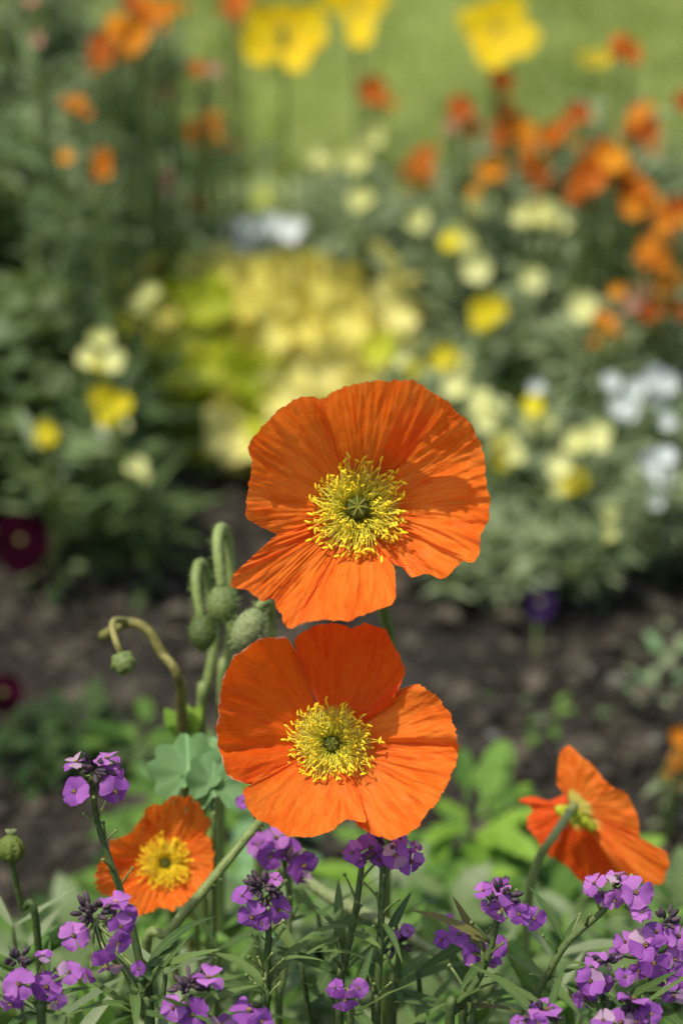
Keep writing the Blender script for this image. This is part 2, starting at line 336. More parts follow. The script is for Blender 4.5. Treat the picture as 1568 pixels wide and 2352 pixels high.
# ================================================================ GROUND
def grid_sheet(name, xs, ys, zf, m, kind='structure'):
    V = [(x, y, zf(x, y)) for y in ys for x in xs]; nx = len(xs)
    F = [(j * nx + i, j * nx + i + 1, (j + 1) * nx + i + 1, (j + 1) * nx + i) for j in range(len(ys) - 1) for i in range(nx - 1)]
    o = put(name, mesh_from(name, V, F, m)); o['kind'] = kind; return o
LAWN_Y = 2.22
def soil_z(x, y):
    near = 1 if (abs(x) < 1.2 and .3 < y < 2.6) else 0
    return -.008 + near * (.016 * mnoise.noise(Vector((x * 9, y * 9, 0))) + .010 * mnoise.noise(Vector((x * 34, y * 34, 3))) + .005 * mnoise.noise(Vector((x * 90, y * 90, 5))))
xs = [-300, -60, -10, -3] + list(np.linspace(-1.2, 1.2, 260)) + [3, 10, 60, 300]
ys = [-300, -60, -10, -2] + list(np.linspace(.3, 2.6, 260)) + [6, 30, 100, 300]
grid_sheet('ground', xs, ys, soil_z, M['soil'])
def edge_y(x): return LAWN_Y + .05 * math.sin(x * 3.1) + .02 * math.sin(x * 11)
lx = [-300, -50, -8] + list(np.linspace(-2, 2, 60)) + [8, 50, 300]
V = []; rows = [0, .04, .2, .6, 1.5, 4, 12, 50, 280]
for r_ in rows:
    for x in lx: V.append((x, edge_y(x) + r_, .012 if r_ == 0 else .03))
F = [(j * len(lx) + i, j * len(lx) + i + 1, (j + 1) * len(lx) + i + 1, (j + 1) * len(lx) + i) for j in range(len(rows) - 1) for i in range(len(lx) - 1)]
o = put('lawn', mesh_from('lawn', V, F, M['lawn'])); o['kind'] = 'structure'
# grass of the lawn
bl_V = [(-.5, 0, 0), (.5, 0, 0), (.32, .1, .55), (-.32, .1, .55), (0, .35, 1)]; bl_F = [(0, 1, 2, 3), (3, 2, 4, 4)]
bl_F = [(0, 1, 2), (0, 2, 3), (3, 2, 4)]
def rand_mats(n, px, py, pz, h, wid, rng=np.random):
    a = rng.rand(n) * 2 * np.pi; s = h * (.6 + .8 * rng.rand(n)); A = np.zeros((n, 4, 4)); A[:, 3, 3] = 1
    ti = (rng.rand(n) - .5) * .8
    ca, sa = np.cos(a), np.sin(a)
    A[:, 0, 0] = ca * wid; A[:, 1, 0] = sa * wid
    A[:, 0, 1] = -sa * s; A[:, 1, 1] = ca * s
    A[:, 2, 2] = s; A[:, 0, 2] = ti * s; A[:, 1, 2] = ti * s * .5
    A[:, 0, 3] = px; A[:, 1, 3] = py; A[:, 2, 3] = pz; return A
n = 52000; py = LAWN_Y + .03 + 1.6 * np.random.rand(n) ** 1.2; px = (np.random.rand(n) - .5) * 1.5
nb = NBag(); nb.add(bl_V, bl_F, rand_mats(n, px, py, .03, .028, .0035))
o = put('grass', nb.mesh('grass', M['blade'], False)); o['kind'] = 'stuff'; o['label'] = 'mown green grass of the lawn behind the flower bed'; o['category'] = 'grass'

# clods and crumbs of soil
def clod(seed):
    rg = random.Random(seed); import bmesh
    b = bmesh.new(); bmesh.ops.create_icosphere(b, subdivisions=1, radius=1)
    for v in b.verts: v.co *= rg.uniform(.65, 1.2); v.co.z *= .7
    b.verts.index_update(); V = [tuple(v.co) for v in b.verts]; F = [tuple(v.index for v in f.verts) for f in b.faces]; b.free(); return V, F
nb = NBag()
for s in range(4):
    cv, cf = clod(s); n = 2600
    px = (np.random.rand(n) - .5) * 1.1; py = .9 + 1.35 * np.random.rand(n); r = .0015 + .010 * np.random.rand(n) ** 3.0
    A = rand_mats(n, px, py, 0, 1, 1); A[:, :3, :3] = 0
    a = np.random.rand(n) * 6.28
    A[:, 0, 0] = np.cos(a) * r; A[:, 1, 0] = np.sin(a) * r; A[:, 0, 1] = -np.sin(a) * r; A[:, 1, 1] = np.cos(a) * r; A[:, 2, 2] = r * .8
    A[:, 2, 3] = [soil_z(x, y) + q * .3 for x, y, q in zip(px, py, r)]
    nb.add(cv, cf, A)
o = put('soil_crumbs', nb.mesh('soil_crumbs', M['clod'])); o['kind'] = 'stuff'; o['label'] = 'brown crumbs and clods scattered over the bare soil'; o['category'] = 'soil'
# dry leaf litter, too small and many to count
V0, F0, _ = leaf_template(.3, .3, o_broad, 4, 2)
def litter(n, name, mm, size, label, x0, x1, y0, y1, zup=.004):
    nb = NBag(); A = np.zeros((n, 4, 4)); A[:, 3, 3] = 1
    for i in range(n):
        x, y = ru(x0, x1), ru(y0, y1); s = size * ru(.5, 1.5)
        m4 = TM((x, y, soil_z(x, y) + zup + rnd() * .004), (ru(-1, 1), ru(-1, 1), ru(-.15, .35)), (ru(-.5, .5), ru(-.5, .5), 1), s)
        A[i] = np.array(m4)
    nb.add(V0, F0, A); o = put(name, nb.mesh(name, M[mm])); o['kind'] = 'stuff'; o['label'] = label; o['category'] = 'leaf litter'
litter(1500, 'leaf_litter', 'dry', .018, 'small dry brown leaf scraps on the soil', -.5, .5, 1.0, 2.2)
# larger single scraps and pebbles one can pick out on the soil
for (u, v, sz, kd, lb) in [
    (1445, 1610, 34, 'dry', 'tan dry leaf scrap on the soil under the pale weeds'),
    (1270, 1490, 50, 'dry', 'long brown dry leaf lying on soil right of the lower poppy'),
    (1190, 1420, 34, 'dry', 'reddish brown dry leaf beside the small dark violet pansy'),
    (1060, 1430, 40, 'dry', 'curled tan dry leaf just behind the upper poppy stem'),
    (1420, 1350, 38, 'dry', 'pinkish dry leaf on soil below the pale green plants'),
    (430, 1410, 32, 'dry', 'tan dry leaf on dark soil between pansy and nodding buds'),
    (330, 1320, 30, 'dry', 'greyish dry leaf on dark soil under the left foliage'),
    (395, 1270, 26, 'dry', 'small dry leaf on dark soil below the yellow leafy plant'),
    (1480, 1950, 30, 'dry', 'tan dry leaf on soil beside the turned away poppy'),
    (120, 1475, 30, 'dry', 'olive dry leaf on dark soil at left under the pansy')]:
    p = at_z(u, v, .006); d = depth_of(p); s = sz * 2 / FP * d
    o = put('dry_leaf', tmesh('dry_leaf', leaf_template(.25, ru(-.3, .5), o_broad, 8, 4, .3, .3, u), M[kd]), None, mat=TM(p + Vector((0, 0, .004)), (ru(-1, 1), ru(-.5, .5), .1), (0, -.5, 1), s))
    o['label'] = lb; o['category'] = 'dry leaf'; o['group'] = 'dry leaves on the soil'
for (u, v, sz, lb) in [(1130, 1690, 17, 'pale round pebble on soil nearest the lower poppy'), (1350, 1540, 15, 'grey pebble on open soil below the violet pansy'),
                       (1415, 1560, 20, 'pale grey pebble at the foot of the green weeds'), (1050, 1635, 15, 'small grey pebble right beside the lower poppy rim'),
                       (1300, 1730, 16, 'grey pebble just above the turned away poppy'), (1245, 1655, 14, 'dull brown pebble in the middle of the bare soil'),
                       (1505, 1700, 18, 'tan pebble near the orange bloom at the edge'), (385, 1150, 15, 'brown pebble in the dark soil beneath the yellow plant')]:
    cv, cf = clod(u); p = at_z(u, v, .006); r = sz / FP * depth_of(p)
    o = put('pebble', mesh_from('pebble', [(a * r, b * r, c * r * .8) for a, b, c in cv], cf, M['pebble']), None, loc=p); o['label'] = lb; o['category'] = 'pebble'; o['group'] = 'pebbles on the soil'

# ================================================================ POPPIES
def curve2(pts, n):
    """resample a 2-D control polyline smoothly"""
    P = [Vector((a, b, 0)) for a, b in pts]; Q = spline(P, 8); L = [0]
    for i in range(1, len(Q)): L.append(L[-1] + (Q[i] - Q[i - 1]).length)
    out = []; j = 0
    for k in range(n):
        x = L[-1] * k / (n - 1)
        while j < len(L) - 2 and L[j + 1] < x: j += 1
        f = (x - L[j]) / max(1e-9, L[j + 1] - L[j]); out.append(Q[j].lerp(Q[j + 1], f))
    return out
def petal(parent, cen, d0, rim, zfun, m, seed, ns=34, nt_=90, crumple=1.0, base_r=16, lay=0.0, ragged=1.0, wfreq=9.0, label=None, lift=None):
    """cen, rim in photo px; built in metres in the plane of the flower, height from zfun(x, y, s, t)"""
    k = d0 / FP; Q = curve2(rim, nt_); V = []; U = []; F = []
    R0 = max((Vector((q.x - cen[0], q.y - cen[1], 0))).length for q in Q) * k
    for j in range(nt_):
        t = j / (nt_ - 1); q = Q[j]; dx, dy = (q.x - cen[0]) * k, -(q.y - cen[1]) * k; rr = math.hypot(dx, dy)
        rag = 1 + ragged * (.020 * mnoise.noise(Vector((t * 18, seed, 0))) + .016 * mnoise.noise(Vector((t * 50, seed, 4))))
        bx, by = dx / rr * base_r * k, dy / rr * base_r * k
        # slack so that the radial lines are not quite straight
        sw = .05 * mnoise.noise(Vector((t * 3, seed, 9)))
        for i in range(ns + 1):
            s = i / ns; s_ = s
            x = bx + (dx * rag - bx) * s_; y = by + (dy * rag - by) * s_
            bow = sw * math.sin(math.pi * s) * rr; x += -dy / rr * bow; y += dx / rr * bow
            z = zfun(x, y, s, t)
            env = s ** 1.1
            w1 = mnoise.noise(Vector((t * wfreq, s * 1.1 + seed, seed * 1.7)))
            w2 = mnoise.noise(Vector((t * wfreq * 2.9, s * 2.2 + seed, seed * .7 + 5)))
            w3 = mnoise.noise(Vector((t * wfreq * 5.5 + 3 * s, s * 5.5, seed + 11)))
            # ridged folds: crepe paper
            w4 = mnoise.noise(Vector((x * 260 + seed, y * 260, 2))); w5 = mnoise.noise(Vector((x * 620, y * 620 + seed, 7)))
            z += crumple * R0 * (env * .110 * w1 + env * .060 * (.5 - abs(w2) * 1.6) + env * (.012 + .02 * s) * w3 + env * .022 * w4 + env * s * .018 * (.5 - abs(w5)))
            side = min(t, 1 - t); z += lay + (-.0015 * max(0, 1 - side / .08))
            V.append(at(cen[0] + x / k, cen[1] - y / k, d0 - z)); U.append((t, s))
    for j in range(nt_ - 1):
        for i in range(ns):
            a = j * (ns + 1) + i; F.append((a, a + 1, a + ns + 2, a + ns + 1))
    o = wpart('petal', V, F, m, parent, uv=U)
    if label: o['label'] = label
    return o
def stamen_meshes(sd, n=8):
    out = []; rg = random.Random(sd)
    for i in range(n):
        L = 1.0; c1 = rg.uniform(-.22, .22); c2 = rg.uniform(-.35, .35)
        pts = [Vector((c1 * t * t * .5 + .05 * math.sin(t * 6 + i), t, .22 * math.sin(t * 2.6) + c2 * t ** 3)) for t in (0, .25, .5, .75, 1)]
        bg_ = Bag(); V, F = tube(pts, .015, .011, 4); bg_.add(V, F, 0)
        tip = pts[-1]; a = Vector((rg.uniform(-.9, .9), rg.uniform(.3, 1), rg.uniform(-.6, .6))).normalized()
        V, F = tube([tip - a * .08, tip - a * .04, tip, tip + a * .05, tip + a * .09], .03, sides=5, rf=lambda t: .008 + .025 * math.sin(math.pi * min(1, max(0, t)))); bg_.add(V, F, 1)
        out.append(mesh_from('stamen', bg_.V, bg_.F, [M['filament'], M['anther']], mi=bg_.mi))
    return out
STAMEN = stamen_meshes(3, 14)
def stamens(parent, cen, d0, n, r_px, tilt=(0, 0), joined=False, hgt=.35, inner=.2):
    k = d0 / FP; C0 = at(cen[0], cen[1], d0) - parent.location
    ax = camdir(tilt[0], tilt[1], 1)
    nb = Bag()
    X = ax.orthogonal().normalized(); Y = ax.cross(X)
    for i in range(n):
        a = i * 2.39996 + ru(-.1, .1); q = ((i + .5) / n)
        el = (1 - q) * .85 + .12 + ru(-.12, .12)           # inner ones stand up, outer lie flat
        out = X * math.cos(a) + Y * math.sin(a)
        dr = out * math.cos(el) + ax * math.sin(el)
        L = r_px * k * (ru(.86, 1.10) if q > .35 else ru(.62, .9)); base = C0 + out * (inner * r_px * k) + ax * .001
        if q > .75 and rnd() < .3: L *= 1.15
        m4 = TM(base, dr, ax, L, ru(-.5, .5))
        if joined:
            me = random.choice(STAMEN); nb.add([m4 @ v.co for v in me.vertices], [tuple(p.vertices) for p in me.polygons], 0)
        else: put('stamen', random.choice(STAMEN), parent, mat=m4)
    if joined is False and n > 200:
        for i in range(420):
            a = ru(0, 6.28); el = ru(.05, .9); out = X * math.cos(a) + Y * math.sin(a); m4 = TM(C0 + out * (inner * r_px * k) * ru(.9, 1.6), out * math.cos(el) + ax * math.sin(el), ax, r_px * k * ru(.4, .72), ru(-.5, .5))
            me = random.choice(STAMEN); nb.add([m4 @ v.co for v in me.vertices], [tuple(p.vertices) for p in me.polygons], 0)
        o = put('short_stamens', mesh_from('short_stamens', nb.V, nb.F, M['filament']), parent); o['kind'] = 'stuff'
    if joined:
        o = put('stamens', mesh_from('stamens', nb.V, nb.F, M['anther']), parent); o['kind'] = 'stuff'
def ovary(parent, cen, d0, r_px, tilt=(0, 0), rays=7, L=2.0):
    k = d0 / FP; r = r_px * k; ax = camdir(tilt[0], tilt[1], 1); C0 = at(cen[0], cen[1], d0) - parent.location
    prof = [(.45, -.2), (.8, .3), (1.0, .9), (1.02, 1.4), (.9, L - .25), (.75, L - .08), (.4, L), (.05, L - .02)]
    V = []; F = []; n = 28
    for (rr, z) in prof:
        for j in range(n):
            a = 2 * math.pi * j / n; q = rr * (1 + .07 * math.cos(a * rays)); V.append((q * math.cos(a), q * math.sin(a), z))
    for i in range(len(prof) - 1):
        for j in range(n): F.append((i * n + j, i * n + (j + 1) % n, (i + 1) * n + (j + 1) % n, (i + 1) * n + j))
    F.append(tuple((len(prof) - 1) * n + j for j in range(n)))
    o = put('seed_head', mesh_from('seed_head', V, F, M['ovary']), parent, mat=NM(C0, ax, r, .3))
    b = Bag()
    for j in range(rays):
        a = 2 * math.pi * j / rays; p = [Vector((math.cos(a) * q, math.sin(a) * q, L + .06 - (.25 * max(0, q - .6) * 1.5))) for q in (.02, .35, .7, .95)]
        V, F = tube(p, .13, .10, 5); b.add(V, F)
    put('stigma_rays', mesh_from('stigma_rays', b.V, b.F, M['stigma']), o)
def hairy_stem(parent, pts, r0, r1, m, name='stem', hairs=0, hl=.003):
    P = spline(pts, 8); V, F = tube(P, r0, r1, 8)
    b = Bag(); b.add(V, F)
    for _ in range(hairs):
        i = random.randrange(len(P) - 1); q = P[i].lerp(P[i + 1], rnd()); tg = (P[i + 1] - P[i]).normalized()
        n_ = tg.orthogonal(); n_.rotate(Matrix.Rotation(ru(0, 6.28), 3, tg)); n_.normalize()
        r_ = r0 + (r1 - r0) * i / len(P); a = q + n_ * r_ * .9; e = a + (n_ + tg * ru(-.3, .3)) * hl * ru(.6, 1.2); s = tg * .00012
        b.add([a - s, a + s, e], [(0, 1, 2)])
    return wpart(name, b.V, b.F, m, parent)
def cup(k2, k4=0, tx=0, ty=0, off=0):
    return lambda x, y, s, t: off + k2 * (x * x + y * y) + k4 * (x * x + y * y) ** 2 + tx * x + ty * y

# --- upper poppy
def zA(x, y): return (490 + x * .4271, 833 + y * .4271)
dA = .895; cA = zA(775, 800)
baseA = at(900, 1500, 1.0); baseA.z = 0
PA = thing('poppy', 'upper and larger of the two sharp orange poppies, open towards the viewer', 'poppy', baseA, 'orange poppies in the flower bed')
Z = [zA(*p) for p in [(560, 215), (600, 185), (700, 130), (830, 98), (930, 100), (1010, 88), (1090, 100), (1150, 150), (1200, 200), (1240, 260)]]
petal(PA, cA, dA, Z, cup(15.0, 1800), M['poppy'], 1.3, lay=-.0022, wfreq=6, crumple=1.0)
Z = [zA(*p) for p in [(430, 1010), (345, 928), (250, 880), (176, 815), (190, 650), (207, 540), (193, 440), (255, 355), (325, 275), (415, 208), (500, 185), (570, 200), (600, 260)]]
petal(PA, cA, dA, Z, cup(11.0, 1200), M['poppy'], 5.1, nt_=110, lay=.0006, wfreq=9, crumple=.75)
Z = [zA(*p) for p in [(1040, 190), (1110, 110), (1170, 160), (1240, 205), (1320, 265), (1392, 345), (1432, 430), (1452, 520), (1462, 610), (1476, 700), (1480, 800), (1462, 870), (1436, 930), (1432, 1000), (1412, 1070), (1322, 1070), (1290, 1125), (1222, 1160), (1150, 1140), (1062, 1150), (1025, 1105), (970, 1085), (905, 1030)]]
def zAr(x, y, s, t):
    fold = .0035 * s * math.exp(-((t - .42) / .05) ** 2) - .0030 * s * math.exp(-((t - .33) / .07) ** 2) + .0016 * s * math.sin(t * 75) * (1 if t > .45 else .0) * min(1, max(0, (t - .45) * 8))
    return 9.5 * (x * x + y * y) + 900 * (x * x + y * y) ** 2 + fold + (-.25 * y * s if y < 0 else 0)
petal(PA, cA, dA, Z, zAr, M['poppy'], 8.4, nt_=190, ns=40, lay=.0, wfreq=11, crumple=.95)
Z = [zA(*p) for p in [(350, 925), (330, 935), (240, 1012), (165, 1085), (108, 1135), (103, 1195), (180, 1228), (262, 1280), (320, 1268), (350, 1340), (412, 1428), (470, 1380), (560, 1290), (600, 1200)]]
def zAlb(x, y, s, t):
    return 13 * (x * x + y * y) - .28 * y * s - .004 * s * math.exp(-((t - .93) / .10) ** 2)
petal(PA, cA, dA, Z, zAlb, M['poppy'], 12.7, nt_=120, lay=.0008, wfreq=10, crumple=.95)
Z = [zA(*p) for p in [(560, 1200), (470, 1340), (408, 1426), (540, 1385), (700, 1388), (850, 1340), (970, 1288), (978, 1150), (962, 1080), (905, 1020)]]
def zAb(x, y, s, t): return 17 * (x * x + y * y) - .34 * y * s - .005 * s * (1 - t) ** 3
petal(PA, cA, dA, Z, zAb, M['poppy'], 17.2, nt_=110, lay=.0014, wfreq=7, crumple=.8)
stamens(PA, cA, dA, 295, 94, (0, .12)); ovary(PA, (cA[0], cA[1] - 4), dA - .001, 26, (0, .12), 7, 2.6)
hairy_stem(PA, [at(cA[0], cA[1], dA + .001), at(842, 1230, dA + .035), at(880, 1400, dA + .07), at(897, 1520, dA + .09), at(885, 1900, dA + .11), baseA], .0020, .0024, M['stem'], hairs=300)

# --- lower poppy
def zB(x, y): return (457.4 + x * .4063, 1388.4 + y * .4063)
dB = .893; cB = zB(750, 785); baseB = at(300, 2250, 1.0); baseB.z = 0
PB = thing('poppy', 'lower of the two sharp orange poppies with a frayed pale rim at its edge', 'poppy', baseB, 'orange poppies in the flower bed')
Z = [zB(*p) for p in [(560, 980), (400, 1010), (270, 1012), (190, 985), (140, 920), (113, 820), (98, 700), (108, 560), (130, 450), (170, 340), (235, 268), (330, 200), (420, 176), (490, 186), (540, 250), (590, 330)]]
def zBl(x, y, s, t): return 10 * (x * x + y * y) + 1100 * (x * x + y * y) ** 2 - .0045 * s * math.exp(-((t - .36) / .035) ** 2) + .002 * s * math.exp(-((t - .46) / .05) ** 2)
petal(PB, cB, dB, Z, zBl, M['poppy_fray'], 2.2, nt_=130, lay=-.0003, wfreq=4.5, crumple=.55)
Z = [zB(*p) for p in [(560, 300), (538, 215), (560, 170), (600, 145), (680, 115), (780, 108), (862, 132), (940, 112), (1022, 128), (1082, 190), (1122, 270), (1163, 372), (1130, 470), (1090, 560)]]
def zBt(x, y, s, t): return 10 * (x * x + y * y) + 900 * (x * x + y * y) ** 2 + .004 * s * math.exp(-((t - .95) / .07) ** 2) + .003 * s * math.exp(-((t - .02) / .06) ** 2)
petal(PB, cB, dB, Z, zBt, M['poppy_shaded'], 6.6, lay=.0018, wfreq=3.5, crumple=.42)  # shadow of the upper poppy is painted into this petal's colour
Z = [zB(*p) for p in [(1020, 590), (1080, 500), (1140, 478), (1212, 453), (1282, 475), (1370, 550), (1424, 640), (1452, 730), (1458, 830), (1440, 900), (1380, 950)]]
def zBr(x, y, s, t): return 9 * (x * x + y * y) + 800 * (x * x + y * y) ** 2 + .004 * s * math.exp(-((t - .72) / .06) ** 2) - .003 * s * math.exp(-((t - .84) / .05) ** 2)
petal(PB, cB, dB, Z, zBr, M['poppy'], 9.1, lay=.0010, wfreq=5, crumple=.8)
Z = [zB(*p) for p in [(1400, 770), (1456, 840), (1442, 920), (1392, 1030), (1350, 1110), (1282, 1185), (1222, 1270), (1150, 1310), (1062, 1325), (960, 1290), (885, 1235), (870, 1150)]]
petal(PB, cB, dB, Z, cup(11.5, 300, 0, -.24), M['poppy'], 14.9, nt_=120, lay=.0002, wfreq=5.5, crumple=.8)
Z = [zB(*p) for p in [(900, 1060), (925, 1150), (942, 1222), (900, 1227), (830, 1213), (760, 1270), (640, 1312), (500, 1316), (420, 1262), (300, 1190), (250, 1090), (248, 1042), (290, 1020), (350, 960), (450, 920)]]
petal(PB, cB, dB, Z, cup(12, 400, 0, -.34), M['poppy'], 19.4, nt_=130, lay=.0020, wfreq=3.6, crumple=.5)
stamens(PB, cB, dB, 295, 85, (0, .05), inner=.16); ovary(PB, cB, dB, 17, (0, .05), 6, 2.6)
hairy_stem(PB, [at(cB[0], cB[1], dB + .001), at(735, 1760, dB + .03), at(660, 1830, dB + .05), at(590, 1895, dB + .055), at(480, 2030, dB + .05), at(390, 2140, dB + .05), at(330, 2250, dB + .07), baseB], .0016, .0022, M['stem'], hairs=260)

# --- small cupped poppy
def zC(x, y): return (x * .3959, 1682.4 + y * .3959)
dC = 1.0; cC = zC(960, 760); baseC = at(420, 2250, 1.1); baseC.z = 0
PC = thing('poppy', 'small cupped orange poppy with pale crinkled rim above purple wallflowers', 'poppy', baseC, 'orange poppies in the flower bed')
for pts, lay, sd, kk in (
    ([(850, 560), (835, 480), (862, 428), (940, 412), (1020, 372), (1130, 388), (1190, 490), (1216, 532), (1200, 600), (1190, 660)], 0, 3.3, 14),
    ([(1150, 560), (1206, 600), (1236, 680), (1232, 800), (1172, 920), (1090, 990), (1040, 1000)], .001, 4.1, 17),
    ([(1120, 960), (1000, 1028), (920, 1020), (820, 1062), (770, 1012), (720, 960), (690, 900)], .002, 7.8, 26),
    ([(760, 960), (690, 955), (590, 932), (553, 830), (600, 722), (640, 740)], .0015, 9.9, 17),
    ([(640, 790), (635, 650), (690, 610), (762, 580), (832, 490), (880, 520)], .0006, 12.2, 15)):
    petal(PC, cC, dC, [zC(*p) for p in pts], cup(kk * 1.15, 11000), M['poppy'], sd, 22, 60, 1.2, 12, lay, 3.2, 5)
stamens(PC, cC, dC, 300, 52, (.1, .2), joined=True); ovary(PC, cC, dC, 12, (.1, .2))
hairy_stem(PC, [at(cC[0], cC[1], dC), at(cC[0] + 10, cC[1] + 60, dC + .03), at(400, 2180, dC + .06), baseC], .0018, .0022, M['stem'])

# --- poppy turned away
def zD(x, y): return (947.4 + x * .3959, 1617 + y * .3959)
dD = 1.02; cD = zD(930, 600); baseD = at(1200, 2300, 1.1); baseD.z = 0
PD = thing('poppy', 'orange poppy turned away, seen from behind with its stem in front', 'poppy', baseD, 'orange poppies in the flower bed')
def cupn(k2, tx=0, ty=0, off=0, drop=0): return lambda x, y, s, t: off - k2 * (x * x + y * y) + tx * x + ty * y + drop * s
for pts, f, sd, mm in (
    ([(835, 470), (842, 330), (870, 255), (915, 240), (960, 290), (1050, 365), (1140, 470), (1240, 525), (1290, 640), (1316, 780), (1280, 860)], cupn(6, .15, .15, 0), 3.7, 'poppy'),
    ([(1180, 700), (1300, 765), (1400, 822), (1482, 872), (1476, 960), (1432, 1045), (1372, 1052), (1280, 1010), (1200, 1000)], cupn(4, .25, -.25, -.004), 5.5, 'poppy'),
    ([(1330, 960), (1220, 985), (1120, 1040), (1010, 1048), (940, 992), (880, 930), (790, 870), (770, 800)], cupn(3, .1, -.1, -.010, -.008), 7.1, 'poppy_shaded'),
    ([(800, 900), (730, 800), (668, 720), (664, 660), (695, 610), (615, 555), (700, 536), (790, 560), (880, 520)], cupn(4, .1, -.2, -.006, -.006), 8.8, 'poppy_shaded')):
    petal(PD, cD, dD, [zD(*p) for p in pts], f, M[mm], sd, 24, 64, .7, 8, 0, 2.0, 6)
nbs = Bag()
for (x, y) in ((830, 620), (860, 650), (970, 660), (1010, 700), (1050, 730), (940, 700)):
    p = at(*zD(x, y), dD - .004); V, F = tube([at(*cD, dD - .001), p.lerp(at(*cD, dD - .003), .4), p], .0014, .0022, 6); nbs.add(V, F)
wpart('receptacle', nbs.V, nbs.F, M['lime'], PD)
hairy_stem(PD, [at(*zD(935, 590), dD - .002), at(*zD(900, 640), dD - .014), at(*zD(800, 790), dD - .018), at(*zD(730, 900), dD - .01), at(*zD(680, 1080), dD), at(1205, 2200, dD + .03), baseD], .0018, .0019, M['sunlit_stem'], hairs=150)

# --- nodding buds
def ellipsoid(c, axis, a, b, ribs=0, n=14, rings=10, depth=.05):
    V = []; F = []; m4 = NM(c, axis)
    for i in range(rings + 1):
        ph = math.pi * i / rings
        for j in range(n):
            q = 2 * math.pi * j / n; r = b * math.sin(ph) * (1 + depth * math.cos(q * ribs)) if ribs else b * math.sin(ph)
            V.append(m4 @ Vector((r * math.cos(q), r * math.sin(q), a * math.cos(ph))))
    for i in range(rings):
        for j in range(n): F.append((i * n + j, i * n + (j + 1) % n, (i + 1) * n + (j + 1) % n, (i + 1) * n + j))
    return V, F
def nodding_bud(label, pts, bud, ab, axis, base, d, rs=.0021, m='bud', hairs=250):
    b0 = at(*base); b0.z = 0; t = thing('poppy_bud', label, 'flower bud', b0, 'nodding poppy buds')
    pts = [(p[0], p[1], p[2] + .022) for p in pts]; bud = (bud[0], bud[1], bud[2] + .022)
    hairy_stem(t, [at(*p) for p in pts] + [b0], rs, rs * 1.1, M['stem'], hairs=hairs)
    k = d / FP; c = at(bud[0], bud[1], bud[2]); ax = camdir(*axis)
    V, F = ellipsoid(c, ax, ab[1] * k, ab[0] * k, 2, 20, 12, .06)
    b = Bag(); b.add(V, F)
    for _ in range(hairs):
        i = random.randrange(len(V)); nrm = (V[i] - c).normalized(); e = V[i] + nrm * .0022 * ru(.5, 1.1) + Vector((ru(-1, 1), ru(-1, 1), ru(-1, 1))) * .0004; s = nrm.orthogonal().normalized() * .00013
        b.add([V[i] - s, V[i] + s, e], [(0, 1, 2)])
    wpart('bud', b.V, b.F, M[m], t)
nodding_bud('tallest nodding poppy bud hanging from its hooked green stem', [(509, 1345, .985), (502, 1290, .984), (499, 1240, .986), (506, 1213, .992), (518, 1222, 1.0), (528, 1270, 1.005), (533, 1400, 1.012), (522, 1520, 1.02), (508, 1660, 1.03)], (510, 1388, .985), (36, 46), (0, 1, 0), (480, 1900, 1.1), .985, .0022)
nodding_bud('shorter nodding poppy bud beside the tallest hooked stem', [(462, 1420, .99), (453, 1370, .99), (449, 1325, .992), (456, 1296, .998), (469, 1300, 1.004), (482, 1350, 1.01), (494, 1460, 1.016), (474, 1580, 1.02), (462, 1700, 1.03)], (466, 1452, .99), (33, 42), (0, 1, 0), (440, 1900, 1.1), .99, .0021)
nodding_bud('plump hairy poppy bud tucked between the two open poppies', [(590, 1400, .955), (606, 1384, .957), (620, 1392, .962), (624, 1430, .966), (624, 1520, .97), (600, 1700, 1.0)], (570, 1447, .952), (37, 55), (.42, .85, 0), (560, 1950, 1.08), .952, .0019, 'pale_bud')
# wilted arching stem with a small round bud
bs = at(430, 1900, 1.12); bs.z = 0
t = thing('wilted_poppy', 'wilted arching poppy stem with a blunt broken end', 'flower stem', bs)
hairy_stem(t, [at(236, 1462, 1.005), at(262, 1446, 1.0), at(300, 1430, 1.0), at(340, 1448, 1.0), at(372, 1500, 1.0), at(410, 1560, 1.0), at(418, 1700, 1.04), bs], .0023, .0020, M['stem_brown'])
bs = at(436, 1930, 1.13); bs.z = 0
t = thing('poppy_bud', 'small round ribbed bud dangling below the wilted arching stem', 'flower bud', bs, 'nodding poppy buds')
hairy_stem(t, [at(278, 1500, .975), at(267, 1475, .974), at(258, 1440, .98), at(268, 1424, .99), at(310, 1432, 1.006), at(345, 1456, 1.008), at(376, 1506, 1.008), at(414, 1570, 1.01), at(425, 1700, 1.045), bs], .0014, .0017, M['stem_brown'])
V, F = ellipsoid(at(284, 1522, .975), camdir(-.2, .5, .8), 27 * .975 / FP, 29 * .975 / FP, 7, 28, 10, .12); wpart('bud', V, F, M['bud'], t)
# seed head with bristles at the left edge
bs = at(60, 2300, 1.0); bs.z = 0
t = thing('seed_head_plant', 'dark green bristly seed head on a thin stem at the left edge', 'seed head', bs)
V, F = ellipsoid(at(26, 1950, .94), camdir(0, 1, .3), 34 * .94 / FP, 30 * .94 / FP, 8, 32, 10, .12); wpart('seed_head', V, F, M['ovary'], t)
hairy_stem(t, [at(26, 1975, .94), at(50, 2080, .95), at(90, 2190, .96), bs], .0012, .0018, M['stem_dark'])
b = Bag()
for k in range(9):
    a = at(26, 1925, .94); dd = camdir(math.cos(k * .7), 1.6, math.sin(k * .7)); V, F = tube([a, a + dd * .004], .0005, .0004, 4); b.add(V, F)
wpart('crown', b.V, b.F, M['pale_bud'], t)

